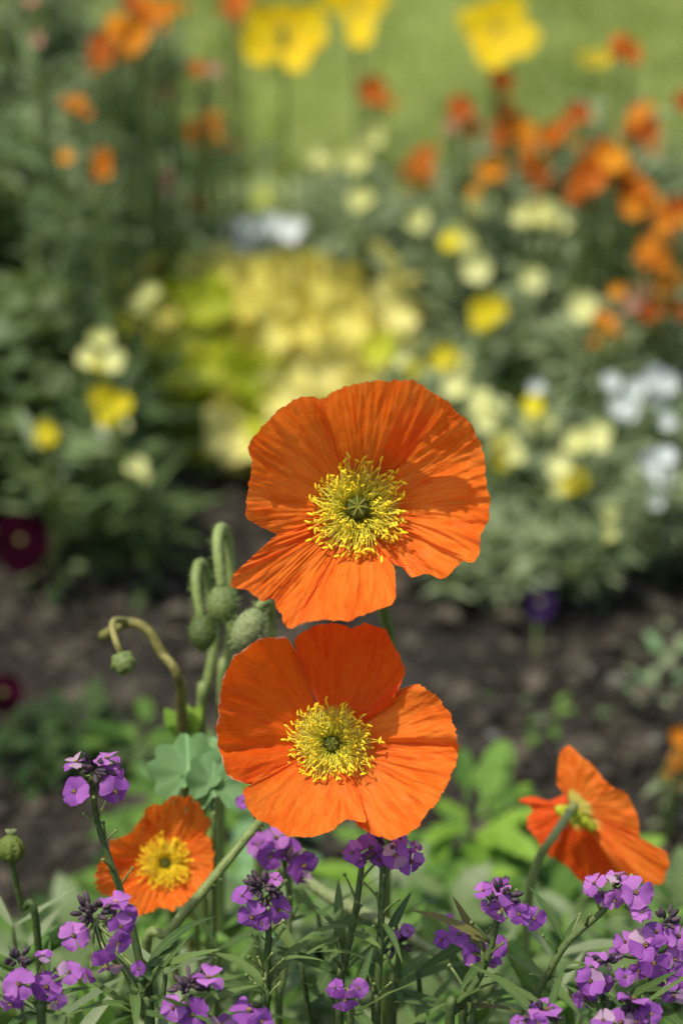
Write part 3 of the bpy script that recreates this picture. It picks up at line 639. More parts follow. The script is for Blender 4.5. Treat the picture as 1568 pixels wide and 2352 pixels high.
# ================================================================ PURPLE WALLFLOWERS
def wf_petal(seed, m):
    rg = random.Random(seed); ns, nt2 = 8, 6; V = []; F = []; U = []
    for i in range(ns + 1):
        s = i / ns; w_ = (.06 + .44 * max(0, math.sin(math.pi * min(1, (s ** 1.5) * .97))) ** .62) if s < .999 else .12
        for k in range(nt2 + 1):
            t = k / nt2 * 2 - 1; notch = -.05 * math.exp(-(t / .3) ** 2) * s ** 6
            V.append((t * w_, .10 + s * .92 * (1 - .10 * t * t * s) + notch, .10 * math.sin(s * 2.2) - .20 * s * s * (.5 + rg.random() * .2) + .07 * t * t * s + .03 * math.sin(t * 4 + seed + s * 4) * s)); U.append((k / nt2, s))
    for i in range(ns):
        for k in range(nt2):
            a = i * (nt2 + 1) + k; F.append((a, a + 1, a + nt2 + 2, a + nt2 + 1))
    return mesh_from('petal', V, F, m, uv=U)
WP = {c: [wf_petal(i, M[c]) for i in range(4)] for c in ('purple', 'pink', 'faded')}
def floret_core():
    b = Bag(); V, F = tube([Vector((0, 0, -.75)), Vector((0, 0, -.4)), Vector((0, 0, 0)), Vector((0, 0, .04))], .1, sides=7, rf=lambda t: .10 + .07 * t); b.add(V, F, 0)
    for k in range(4):
        a = k * 1.57 + .3; V, F = ellipsoid(Vector((math.cos(a) * .07, math.sin(a) * .07, .10)), (math.cos(a) * .3, math.sin(a) * .3, 1), .09, .04, 0, 6, 4); b.add(V, F, 1)
    return mesh_from('flower', b.V, b.F, [M['calyx'], M['throat']], mi=b.mi)
CORE = floret_core()
def bud_mesh():
    V, F = ellipsoid(Vector((0, .5, 0)), (0, 1, 0), .5, .2, 4, 8, 6, .1); return mesh_from('bud', V, F, M['calyx'])
BUDM = bud_mesh()
def pod_mesh():
    b = Bag(); V, F = tube([Vector((0, 0, 0)), Vector((.02, .35, 0)), Vector((.0, .7, .04)), Vector((0, .95, .08))], .05, .035, 5); b.add(V, F)
    V, F = ellipsoid(Vector((0, 1.0, .09)), (0, 1, 0), .06, .07, 0, 6, 4); b.add(V, F); return mesh_from('seed_pod', b.V, b.F, M['stem'])
PODM = pod_mesh()
wf_thing_count = 0
def wallflower(label, flor, stem, d, buds=None, nbuds=7, pods=(0, 0), leaves=10, color='purple', lsize=.031, lmin=.30, group='purple wallflowers in front of the poppies', leafkind='lance_leaf_w', gap=.003):
    """flor: (u, v, r, nx, ny[, colour]); stem: px points from the head downwards"""
    k = d / FP
    base = at(stem[-1][0], stem[-1][1], d + .06); base.z = 0
    t = thing('wallflower', label, 'wallflower', base, group)
    sp_ = [at(u, v, d + .004 + .02 * i / len(stem)) for i, (u, v) in enumerate(stem)] + [base]
    SP = spline(sp_, 8); V, F = tube(SP, .0011, .0020, 6); wpart('stem', V, F, M['stem_dark'], t)
    top = sp_[0]
    for f in flor:
        u, v, r, nx, ny = f[:5]; c = f[5] if len(f) > 5 else color
        n_ = camdir(nx + ru(-.12, .12), ny + ru(-.12, .12) + .15, 1.0 if abs(ny) < 1 else .45); dd = d - .004 + ru(-.006, .006)
        P = at(u, v, dd); s = r * k * 1.0
        fo = put('flower', CORE, t, mat=NM(P - t.location, n_, s, ru(0, 1.57)))
        for q in range(4):
            me = random.choice(WP['faded' if rnd() < .07 else c if rnd() < .8 else 'pink']); sc_ = ru(.88, 1.06)
            mm = Matrix.Rotation(q * math.pi / 2 + ru(-.22, .22), 4, 'Z') @ Matrix.Rotation(ru(-.55, .30), 4, 'X') @ Matrix.Rotation(ru(-.3, .3), 4, 'Y') @ Matrix.Diagonal((sc_ * 1.2, sc_, sc_ * ru(.6, 2.2), 1))
            put('petal', me, fo, mat=mm)
        # pedicel
        a = P - n_ * s * .7; V, F = tube(spline([a, a.lerp(top, .5) + Vector((0, 0, -.002)), top], 3), .0005, .0006, 4); wpart('pedicel', V, F, M['stem'], t)
    if buds:
        B = at(buds[0], buds[1], d)
        for i in range(nbuds * 3):
            off = camdir(ru(-1, 1), ru(-.4, 1), ru(-.5, 1)); L = ru(.0030, .0055)
            put('bud', BUDM, t, mat=TM(B + off * ru(0, .0045) - t.location, off, (0, 0, 1), L))
    npod = pods[0]
    for i in range(npod):
        j = int(pods[1] * len(SP) * (i + 1) / (npod + 1)) + 1; j = min(j, len(SP) - 2); p = SP[j]; a = i * 2.4
        side = Vector((math.cos(a), math.sin(a), 0)); put('seed_pod', PODM, t, mat=TM(p - t.location, side * .55 + Vector((0, 0, 1)), side, ru(.009, .014)))
    zmin = .14
    for i in range(leaves):
        f = ru(lmin, .97); j = min(int(f * len(SP)), len(SP) - 1); p = SP[j]; a = i * 2.4 + ru(-.3, .3); side = Vector((math.cos(a), math.sin(a), 0))
        leaf_on(t, 'lance_yellowed' if ('yellowed' in label and i % 3 == 0) else leafkind, p, side * ru(.7, 1.1) + Vector((0, 0, ru(.3, 1.0))), Vector((0, 0, 1)), lsize * ru(.7, 1.25), ru(-.4, .4))
    return t
wallflower('purple wallflower head standing alone above the small cupped poppy', [(172, 1817, 40, -.1, -.1), (265, 1817, 41, .4, -.4), (246, 1742, 37, .1, 1.1, 'pink'), (176, 1750, 34, -.4, 1.3), (258, 1776, 28, .2, .2)],
           [(215, 1775), (219, 1860), (240, 1940), (275, 2040), (300, 2120), (330, 2250), (345, 2330)], .885, (215, 1768), 5, (9, .45), 7, lmin=.62)
wallflower('purple wallflower with a dark budded tip overlapping the cupped poppy rim', [(170, 2149, 40, -.1, 0, 'pink'), (265, 2074, 42, .1, 1.5, 'pink'), (277, 2128, 34, .5, -.2), (272, 2166, 32, .2, -.5), (243, 2217, 44, 0, -.9), (318, 2225, 20, .6, 0), (200, 2240, 24, -.4, -.6), (297, 2100, 24, .6, .2)],
           [(218, 2110), (240, 2180), (290, 2230), (330, 2330), (345, 2400)], .872, (212, 2098), 11, (3, .3), 10)
wallflower('pinkish purple wallflower cluster in the lower left corner', [(44, 2260, 42, 0, .1, 'pink'), (107, 2266, 40, .2, 0), (160, 2233, 30, .2, .3, 'pink'), (24, 2305, 32, 0, -.8), (100, 2195, 25, 0, 1.5), (130, 2300, 26, .2, -.6)],
           [(80, 2250), (95, 2330), (100, 2420)], .868, (42, 2208), 8, (2, .3), 12)
wallflower('purple wallflower cluster with grey green buds at the bottom edge', [(479, 2247, 43, 0, 1.1, 'pink'), (441, 2331, 42, 0, .1), (398, 2315, 34, -.5, 0, 'pink'), (508, 2352, 34, .3, -.2, 'pink')],
           [(440, 2290), (445, 2360), (450, 2420)], .868, (437, 2272), 11, (0, .3), 10)
wallflower('bright magenta purple wallflower bloom cut off by the bottom edge', [(572, 2322, 46, 0, 1.6), (600, 2345, 34, .4, -.3)], [(580, 2340), (600, 2400)], .862, None, 0, (0, .3), 6)
wallflower('purple wallflower with faded tip and many seed pods beneath the lower poppy', [(556, 2058, 26, -.5, .3), (578, 2106, 38, -.1, -.3), (640, 2090, 36, .5, -.5), (632, 2020, 20, .3, .9, 'pink'), (600, 2120, 24, .1, -.5)],
           [(608, 2060), (617, 2140), (612, 2220), (614, 2290), (610, 2400)], .885, (605, 2040), 13, (22, .75), 6)
wallflower('blurred purple wallflower right under the lower poppy, left of two', [(596, 1943, 36, -.3, .2, 'pink'), (634, 1924, 36, .1, .5, 'pink'), (620, 1966, 34, 0, -.5), (667, 1950, 32, .1, .2), (697, 1986, 42, .3, -.5), (694, 2018, 26, .1, -.9), (560, 1840, 22, -.3, .3)],
           [(650, 1960), (665, 2080), (650, 2250), (640, 2350)], .965, (650, 1985), 3, (4, .4), 8)
wallflower('purple wallflower right under the lower poppy, right of two, on a tall stem', [(809, 1958, 30, -.4, .1), (851, 1947, 36, 0, -.1), (908, 1965, 34, .2, -.2), (945, 1980, 34, .3, -.5), (919, 1926, 24, .2, .7, 'pink'), (954, 1946, 18, .5, .9, 'pink'), (870, 1975, 26, 0, -.6)],
           [(880, 1950), (877, 2060), (872, 2180), (865, 2290), (862, 2400)], .892, (885, 1945), 4, (16, .7), 12)
wallflower('slim leaning wallflower shoot with seed pods beside the tall stem', [(826, 1978, 16, -.2, .2)], [(831, 1985), (815, 2100), (790, 2220), (780, 2340)], .905, None, 0, (8, .7), 9)
wallflower('low pale purple wallflower with three petals below the leaning shoot', [(770, 2268, 24, -.3, .4), (792, 2296, 34, 0, -.9), (824, 2270, 27, .4, .2)], [(797, 2270), (800, 2340), (805, 2420)], .885, None, 0, (4, .5), 9)
wallflower('faded small wallflower head with dull pink petals behind the tall stem', [(935, 2138, 18, .3, .3, 'pink'), (905, 2150, 16, -.3, 0)], [(918, 2150), (910, 2260), (900, 2380)], .94, (912, 2165), 8, (3, .5), 7)
wallflower('deep purple wallflower head leaning right on a stem with yellowed leaves', [(1109, 2045, 24, -.4, .5), (1149, 2036, 28, .1, .5), (1152, 2086, 36, 0, -.8), (1190, 2098, 30, .2, -.5), (1224, 2108, 31, .4, -.4), (1120, 2080, 22, -.4, -.3)],
           [(1150, 2075), (1140, 2115), (1122, 2190), (1090, 2260), (1046, 2320), (1030, 2400)], .888, (1150, 2060), 7, (10, .6), 10)
wallflower('purple wallflower cluster just below the right leaning deep purple head', [(1014, 2159, 27, -.4, 0), (1054, 2146, 32, 0, .2), (1090, 2189, 35, .1, -.4), (1138, 2171, 30, .3, 0), (1133, 2212, 22, .1, -.8), (1030, 2110, 14, -.3, .5, 'pink')],
           [(1085, 2160), (1070, 2260), (1060, 2400)], .91, None, 0, (5, .4), 8)
wallflower('pale purple wallflower head right in front of the turned away poppy', [(1363, 2029, 32, -.4, .9, 'pink'), (1414, 2011, 31, .1, 1.2, 'pink'), (1410, 2068, 29, -.1, -.3, 'pink'), (1458, 2049, 42, .2, .1, 'pink'), (1472, 2096, 30, 0, .9, 'pink'), (1385, 2060, 24, -.3, -.5)],
           [(1410, 2045), (1380, 2095), (1303, 2163), (1255, 2240), (1224, 2300), (1200, 2400)], .905, (1420, 2045), 3, (5, .45), 8)
wallflower('dense purple wallflower mass at the right edge', [(1481, 2171, 44, 0, .1), (1505, 2140, 34, .2, .5), (1434, 2163, 28, -.4, .1, 'pink'), (1501, 2211, 40, 0, -.3), (1549, 2203, 34, .3, 0, 'pink'), (1557, 2150, 36, .3, .2, 'pink'), (1521, 2250, 32, .1, -.5), (1560, 2246, 32, .2, -.3), (1414, 2191, 20, -.3, 0), (1545, 2285, 30, .1, -.5), (1465, 2230, 26, -.2, -.6)],
           [(1500, 2190), (1490, 2300), (1480, 2400)], .905, (1525, 2120), 5, (3, .3), 10)
wallflower('small purple wallflower cluster to the left of the dense mass', [(1355, 2254, 38, -.2, .1), (1343, 2292, 32, -.1, -.6), (1434, 2243, 26, .2, .2), (1367, 2203, 30, -.2, 1.2, 'pink'), (1388, 2262, 28, .3, -.3)],
           [(1380, 2245), (1385, 2320), (1390, 2410)], .893, (1395, 2210), 4, (2, .3), 9)
wallflower('purple wallflower bloom at the bottom edge beneath the pale stem', [(1254, 2320, 43, 0, 1.3, 'pink'), (1187, 2346, 20, -.3, .3), (1235, 2348, 26, -.1, -.4)], [(1240, 2335), (1245, 2420)], .87, (1248, 2338), 6, (0, .3), 7)
wallflower('pinkest wallflower bloom in the lower right corner', [(1454, 2296, 43, 0, 1.2, 'pink'), (1424, 2347, 36, -.2, -.1), (1384, 2343, 31, -.4, .2), (1493, 2328, 30, .3, -.1), (1460, 2345, 30, 0, -.5)], [(1445, 2330), (1450, 2420)], .868, (1458, 2322), 4, (0, .3), 9)

# leafy wallflower shoots without flowers, between the heads
for i, (u, v, d, lb) in enumerate([
    (380, 2240, .90, 'leafy grey green shoot with curved narrow leaves beside the bottom left cluster'),
    (690, 2200, .90, 'leafy grey green shoot in the middle of the bottom edge'),
    (960, 2230, .92, 'broad leaved green shoot between tall stem and purple cluster'),
    (1270, 2200, .96, 'leafy shoot behind the slanting pale stem'),
    (730, 2100, .96, 'leafy shoot directly below the gap between two purple heads'),
    (500, 2180, .96, 'leafy shoot right of the small cupped poppy'),
    (150, 2330, .89, 'leafy shoot under the lower left purple cluster'),
    (1100, 2300, .93, 'leafy shoot under the deep purple head at the bottom'),
    (1330, 2330, .92, 'leafy shoot at the bottom between the right hand clusters'),
    (30, 2130, .96, 'leafy shoot by the bristly seed head')]):
    d += .025; base = at(u, v + 120, d + .05); base.z = 0; t = thing('wallflower_shoot', lb, 'plant', base, 'leafy wallflower shoots')
    top = at(u, v, d); SP = spline([top, top.lerp(base, .4) + Vector((ru(-.01, .01), 0, 0)), base], 8); V, F = tube(SP, .0010, .002, 6); wpart('stem', V, F, M['stem_dark'], t)
    for k in range(15):
        j = min(int((k / 15) ** 1.2 * len(SP)), len(SP) - 1); a = k * 2.4; side = Vector((math.cos(a), math.sin(a), 0))
        leaf_on(t, 'lance_leaf_w' if i % 3 else 'lance_leaf_g', SP[j], side * ru(.7, 1.1) + Vector((0, 0, ru(.3, .9))), Vector((0, 0, 1)), ru(.024, .044), ru(-.4, .4))

# ================================================================ LOW FOLIAGE
def rosette(label, u, v, z, n, kind, size, spread=.5, lift=(.15, .8), name='poppy_foliage', group='leaf rosettes under the flowers', rad=.022):
    p = at_z(u, v, z); p.z = 0
    t = thing(name, label, 'plant', p, group)
    n = int(n * 2.5)
    for k in range(n):
        a = k * 2.4 + ru(-.2, .2); side = Vector((math.cos(a), math.sin(a), 0)); q = p + side * ru(0, rad) * (1 + k / n) + Vector((0, 0, z * ru(.1, .95)))
        leaf_on(t, random.choice(kind) if isinstance(kind, (list, tuple)) else kind, q, side + Vector((0, 0, ru(*lift))), Vector((0, 0, 1)), size * .50 * ru(.6, 1.3), ru(-.3, .3))
    return t
PL = ['pinn_leaf_p', 'pinn_leaf_p', 'pinn_leaf_b']
for (u, v, z, n, kd, sz, lb) in [
    (1080, 1880, .10, 26, PL + ['pinn_leaf_b'], .085, 'bright green lobed leaves right behind the lower poppy'),
    (1180, 1990, .09, 24, PL, .09, 'green lobed leaves between lower poppy and turned away poppy'),
    (980, 2020, .10, 24, PL, .09, 'mid green lobed leaves behind the tall purple stem'),
    (820, 2120, .10, 22, PL + ['broad_leaf_p'], .09, 'green lobed leaves below the lower poppy, under its two purple heads'),
    (560, 2060, .10, 22, ['pinn_leaf_s', 'pinn_leaf_p', 'broad_leaf_s'], .09, 'pale lobed leaves right of the cupped poppy'),
    (430, 1990, .06, 18, PL + ['broad_leaf_p'], .08, 'green leaves directly behind the cupped poppy'),
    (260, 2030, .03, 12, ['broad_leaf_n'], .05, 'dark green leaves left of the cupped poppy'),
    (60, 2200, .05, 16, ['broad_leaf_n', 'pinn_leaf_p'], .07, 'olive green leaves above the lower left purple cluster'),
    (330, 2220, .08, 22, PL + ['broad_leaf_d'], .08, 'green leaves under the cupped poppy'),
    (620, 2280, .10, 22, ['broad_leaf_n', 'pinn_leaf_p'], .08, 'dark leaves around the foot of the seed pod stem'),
    (900, 2280, .08, 22, ['broad_leaf_p', 'pinn_leaf_p', 'broad_leaf_d'], .08, 'green leaves around the foot of the tall stem'),
    (1250, 2120, .08, 24, PL, .09, 'green leaves beneath the stem of the turned away poppy'),
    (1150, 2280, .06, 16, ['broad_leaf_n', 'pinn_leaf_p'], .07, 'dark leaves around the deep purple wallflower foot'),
    (1400, 2180, .07, 20, ['broad_leaf_p', 'broad_leaf_d'], .07, 'green leaves behind the dense purple mass'),
    (1530, 2330, .08, 20, ['broad_leaf_p', 'pinn_leaf_p'], .08, 'green leaves in the lower right corner'),
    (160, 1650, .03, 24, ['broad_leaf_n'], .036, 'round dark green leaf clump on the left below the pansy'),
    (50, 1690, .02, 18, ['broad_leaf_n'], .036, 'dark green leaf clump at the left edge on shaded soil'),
    (350, 1700, .02, 10, ['pinn_leaf_p', 'broad_leaf_d'], .05, 'olive lobed leaves behind the round sage leaf'),
    (480, 1780, .05, 14, ['pinn_leaf_p', 'pinn_leaf_s'], .08, 'green leaves at the foot of the nodding buds'),
    (1255, 1620, .015, 4, ['broad_leaf_d', 'broad_leaf_p'], .03, 'tiny green weed alone in the bare soil'),
    (1490, 1560, .012, 5, ['broad_leaf_g', 'broad_leaf_s'], .024, 'pale green weed near the right edge on bare soil'),
    (1550, 1470, .015, 5, ['broad_leaf_g', 'broad_leaf_s'], .026, 'yellowish weed at the right edge above the orange bloom')]:
    rosette(lb, u, v, z, n, kd, sz)
for nm, lb, pts, r0, mm in (('poppy_stem', 'pale fallen stalk slanting behind the tall seed pod stems', [(655, 1985, 1.02), (760, 2060, 1.0), (880, 2120, .99), (1000, 2190, .98), (1080, 2260, .99)], .0030, 'pale_bud'),
                            ('strap_leaf', 'long blurred strap leaf slanting under the deep purple wallflower', [(1170, 2170, .98), (1215, 2240, .965), (1265, 2320, .95), (1310, 2410, .96)], .0048, 'leaf_p'),
                            ('strap_leaf', 'long blurred strap leaf crossing the lower left corner of the bed', [(230, 2110, .97), (140, 2150, .97), (40, 2215, .97), (-60, 2290, .98)], .0036, 'leaf_p')):
    P_ = [at(*q) for q in pts]; b0 = P_[-1].copy(); b0.z = 0
    t = thing('fallen_stalk' if nm == 'poppy_stem' else nm, lb, 'plant', b0)
    SP = spline(P_ + [b0], 8); V, F = tube(SP, r0, r0 * .6, 8, rf=lambda q: r0 * (.35 + .65 * math.sin(math.pi * min(1, q * 1.3 + .12)) if q < .7 else .4))
    wpart('blade', V, F, M[mm], t)
# round sage leaves beside the lower poppy
bs = at(470, 1900, 1.1); bs.z = 0
t = thing('sage_leaf_plant', 'large scalloped sage green leaves touching the lower poppy', 'plant', bs)
for (u, v, r, nx, ny, d) in [(432, 1772, 78, -.2, .5, .99), (490, 1800, 66, .3, .4, .985), (465, 1745, 55, 0, .8, 1.0)]:
    c = at(u, v, d); n_ = camdir(nx, ny, 1); s = 2 * r * d / FP; m4 = TM(c - t.location, camdir(0, 1, -.4), n_, s); m4.translation = m4.translation - Vector(m4.col[1][:3]) * .5
    put('leaf', MT['round_s'][u % 2], t, mat=m4)
    st = c - Vector(m4.col[1][:3]) * .5; V, F = tube(spline([st, st.lerp(bs, .5), bs], 5), .0012, .0016, 5); wpart('stem', V, F, M['stem'], t)
bs = at(430, 1850, 1.12); bs.z = 0
t = thing('seedling', 'small bright green forked leaf beneath the nodding buds', 'plant', bs)
for (u, v, sx_, sy) in ((405, 1640, -.5, .8), (445, 1635, .4, .9), (425, 1650, 0, 1)):
    leaf_on(t, 'broad_leaf_b', at(425, 1695, 1.04), camdir(sx_, sy, .2), camdir(0, .3, 1), .016, name='leaf')
V, F = tube(spline([at(425, 1690, 1.04), at(428, 1760, 1.07), bs], 5), .001, .0012, 5); wpart('stem', V, F, M['stem'], t)
# low undergrowth, nobody could count it
def undergrowth(name, label, mm, n, region, h, size, T, cap=True):
    nb = NBag(); A = np.zeros((n, 4, 4)); V_, F_, _ = T; i = 0
    while i < n:
        x, y = ru(region[0], region[1]), ru(region[2], region[3])
        if region[4] and not region[4](x, y): continue
        z = min(h, .83 - .72 * y - max(0, -x - .07) * .45 + .02 * mnoise.noise(Vector((x * 12, y * 12, 0)))) * rnd() ** 1.1
        if z < 0: continue
        A[i] = np.array(TM((x, y, z), (ru(-1, 1), ru(-1, 1), ru(-.1, .9)), (ru(-.6, .6), ru(-.6, .6), 1), size * ru(.5, 1.3))); i += 1
    nb.add(V_, F_, A); o = put(name, nb.mesh(name, M[mm])); o['kind'] = 'stuff'; o['label'] = label; o['category'] = 'undergrowth'
SM_B = leaf_template(.26, .3, o_broad, 4, 2); SM_L = leaf_template(.09, .3, o_lance, 5, 2)
undergrowth('low_leaves', 'mixed low green leaves filling the front of the bed', 'leaf_d', 3600, (-.30, .34, .72, 1.12, None), .16, .028, SM_B)
undergrowth('fine_leaves', 'fine green leaves filling the front of the bed', 'leaf_p', 1500, (-.30, .34, .72, 1.12, None), .20, .034, SM_L)

# ================================================================ BACKGROUND PLANTS
def bloom_mesh(seed, m, n=5):
    """loose ruffled bloom, radius 1"""
    rg = random.Random(seed); b = Bag()
    for k in range(n):
        a = 2 * math.pi * k / n + rg.uniform(-.2, .2); el = rg.uniform(.1, .7); rows = 4; cols = 4; V = []; F = []
        for i in range(rows + 1):
            s = i / rows; w_ = .15 + .48 * math.sin(math.pi * min(1, s * .8 + .1))
            for j in range(cols + 1):
                q = j / cols * 2 - 1; r_ = s * math.cos(el * s); z = s * math.sin(el * s) + .1 * rg.uniform(-1, 1) * s
                V.append(Vector((math.cos(a) * r_ - math.sin(a) * q * w_, math.sin(a) * r_ + math.cos(a) * q * w_, z)))
        for i in range(rows):
            for j in range(cols):
                c = i * (cols + 1) + j; F.append((c, c + 1, c + cols + 2, c + cols + 1))
        b.add(V, F)
    return mesh_from('bloom', b.V, b.F, m)
BL = {c: [bloom_mesh(i, M[c], random.choice((4, 5, 6))) for i in range(3)] for c in ('orange', 'rust', 'yellow', 'pale', 'white', 'salmon', 'lime', 'maroon', 'violet')}
LV0 = {'lance': leaf_template(.10, .3, o_lance, 5, 2), 'broad': leaf_template(.24, .3, o_broad, 4, 2)}
def bloomer(name, label, cat, blooms, h, stuff='leaf_g', nleaf=60, lsz=.035, group=None, lk='lance', stem_m='stem_dark', base_dy=.03, z0=.0, bushy=.05):
    """a plant of several stems; blooms: (u, v, r px, colour); h height of the first bloom above ground"""
    if blooms[0][3] in ('orange', 'rust') and len(blooms) > 1:
        rg = random.Random(label); blooms = blooms + [(u + rg.uniform(-34, 34), v + rg.uniform(-10, 48), r * rg.uniform(.35, .6), c) for (u, v, r, c) in blooms for _ in range(2)]
    P = []
    p0 = at_z(blooms[0][0], blooms[0][1], h + .025)
    d0 = depth_of(p0)
    for (u, v, r, c) in blooms: P.append(at(u, v, d0 + ru(-.02, .02)))
    cx = sum(p.x for p in P) / len(P); base = Vector((cx, p0.y + base_dy, 0)); t = thing(name, label, cat, base, group)
    nb = NBag(); A = []; b = Bag()
    for p, (u, v, r, c) in zip(P, blooms):
        rr = r * d0 / FP; n_ = camdir(ru(-.45, .45), ru(-.1, .6), 1)
        put('flower', random.choice(BL[c]), t, mat=NM(p - base, n_, rr * (.92 if c in ('orange', 'rust', 'salmon') else .85 if c == 'white' else 1.08), ru(0, 6)))
        foot = base + Vector(((p.x - cx) * .5, ru(-.02, .02), 0)); P_ = spline([p - n_ * rr * .2, p.lerp(foot, .5) + Vector((ru(-.01, .01), 0, 0)), foot], 6)
        V, F = tube(P_, .0011, .0018, 5); wpart('stem', V, F, M['stem'], t)
        for k in range(int(nleaf / len(P))):
            q = random.choice(P_[2:]); a = ru(0, 6.28); side = Vector((math.cos(a), math.sin(a), 0))
            A.append(np.array(TM(q - base + side * ru(0, bushy * .4), side + Vector((0, 0, ru(.1, 1.3))), (0, 0, 1), lsz * ru(.6, 1.3), ru(-.5, .5))))
    V_, F_, _ = LV0[lk]; nb.add(V_, F_, np.array(A)); o = put('foliage', nb.mesh('foliage', M[stuff]), t); o['kind'] = 'stuff'
    return t
G1 = 'orange wallflowers towards the lawn'; G2 = 'pale yellow flowers behind the poppies'
O, RU_, Y_, PY, WH = 'orange', 'rust', 'yellow', 'pale', 'white'
for lb, bl, h in [
    ('lone rust orange bloom in front of the lawn between the yellow poppies', [(860, 205, 40, RU_), (845, 215, 24, RU_)], .17),
    ('red orange wallflower at the left end of the right hand orange drift', [(1060, 250, 38, RU_), (1090, 290, 24, RU_), (1040, 290, 20, 'salmon')], .21),
    ('orange wallflower straight below the single large yellow poppy', [(1150, 190, 34, RU_), (1160, 255, 30, RU_), (1172, 300, 38, O), (1195, 285, 30, O), (1145, 320, 26, RU_)], .21),
    ('orange wallflower with two small blooms near the middle of the drift', [(1255, 312, 34, O), (1215, 330, 28, O), (1290, 300, 28, RU_)], .18),
    ('rust wallflower rising between the drift and the lawn', [(1330, 262, 34, RU_), (1300, 290, 26, RU_)], .20),
    ('orange wallflower with dark heart high at the right', [(1470, 265, 42, O), (1450, 300, 34, RU_), (1490, 300, 34, RU_), (1500, 340, 30, O)], .20),
    ('small rust wallflower standing over the pale yellow flowers', [(965, 375, 36, RU_), (985, 350, 22, RU_), (975, 410, 24, O)], .13),
    ('single round orange bloom alone between two drifts', [(1125, 397, 40, O), (1140, 385, 24, O)], .16),
    ('orange red wallflower leaning down to the right', [(1222, 375, 34, RU_), (1240, 400, 34, RU_), (1262, 420, 26, RU_)], .16),
    ('densest orange wallflower clump of the drift', [(1375, 385, 52, O), (1405, 365, 44, O), (1345, 405, 50, RU_), (1420, 395, 40, O), (1330, 440, 34, RU_), (1380, 345, 34, RU_)], .21),
    ('orange wallflower below the densest clump at the right', [(1460, 450, 46, O), (1440, 420, 34, RU_), (1490, 470, 34, O), (1445, 480, 30, O)], .19),
    ('bright orange wallflower against the right edge', [(1540, 500, 42, O), (1555, 470, 30, RU_), (1525, 520, 26, O)], .18),
    ('orange wallflower with one bright bloom above the white flowers', [(1498, 578, 38, O), (1480, 560, 26, RU_), (1515, 610, 28, O)], .16),
    ('lowest orange wallflower clump at the right edge', [(1540, 635, 42, O), (1475, 665, 34, 'salmon'), (1490, 715, 32, RU_), (1556, 720, 32, RU_), (1520, 650, 32, O), (1450, 700, 24, 'salmon')], .14),
    ('single orange bloom next to a pale yellow one', [(1385, 742, 30, O), (1375, 725, 18, O)], .12),
    ('rust orange bloom high near the lawn corner', [(1440, 118, 36, RU_), (1420, 100, 26, RU_)], .28),
    ('orange bloom cut off by the right edge beside the lawn', [(1566, 235, 30, RU_)], .25),
    ('muted ochre bloom above the lone orange one', [(1418, 672, 24, O)], .12)]:
    bloomer('wallflower', lb, 'wallflower', bl, h, 'leaf_g', 70, .03, G1)
for lb, bl, h in [
    ('rust orange wallflower spray in the upper left corner', [(300, 85, 48, O), (240, 105, 40, RU_), (265, 60, 34, O), (330, 60, 34, RU_), (235, 140, 24, RU_)], .30),
    ('orange wallflower spray cut by the top edge left of the yellow poppies', [(370, 30, 34, O), (330, 15, 36, O), (395, 20, 26, O), (300, 10, 28, RU_)], .31),
    ('tiny orange and salmon blooms under the upper left spray', [(450, 158, 24, O), (490, 160, 22, 'salmon'), (375, 210, 22, 'salmon')], .26),
    ('small orange bloom on the dark bush, topmost of three', [(178, 240, 26, O), (176, 248, 18, O)], .26),
    ('orange bell shaped bloom beside the dark bush', [(472, 312, 44, O), (450, 298, 30, O), (498, 300, 30, O), (478, 265, 20, O)], .19),
    ('orange red bloom on the dark bush with a pale underside', [(232, 368, 32, O), (236, 392, 22, RU_)], .24),
    ('dim orange bloom on the dark bush left of the red one', [(150, 362, 22, O)], .24),
    ('small faded rust bloom above the white flowers', [(445, 470, 22, RU_)], .14),
    ('faded salmon seed stalk leaning over the bush edge', [(398, 400, 24, 'salmon'), (380, 430, 20, 'salmon')], .18),
    ('rust bloom touching the left yellow poppy at the top edge', [(550, 4, 36, RU_), (520, 10, 22, RU_)], .28),
    ('faint orange bloom at the far left top corner', [(85, 90, 18, 'salmon'), (75, 5, 20, 'salmon')], .30)]:
    bloomer('wallflower', lb, 'wallflower', bl, h, 'leaf_d', 60, .035, 'orange wallflowers among the dark bushes')
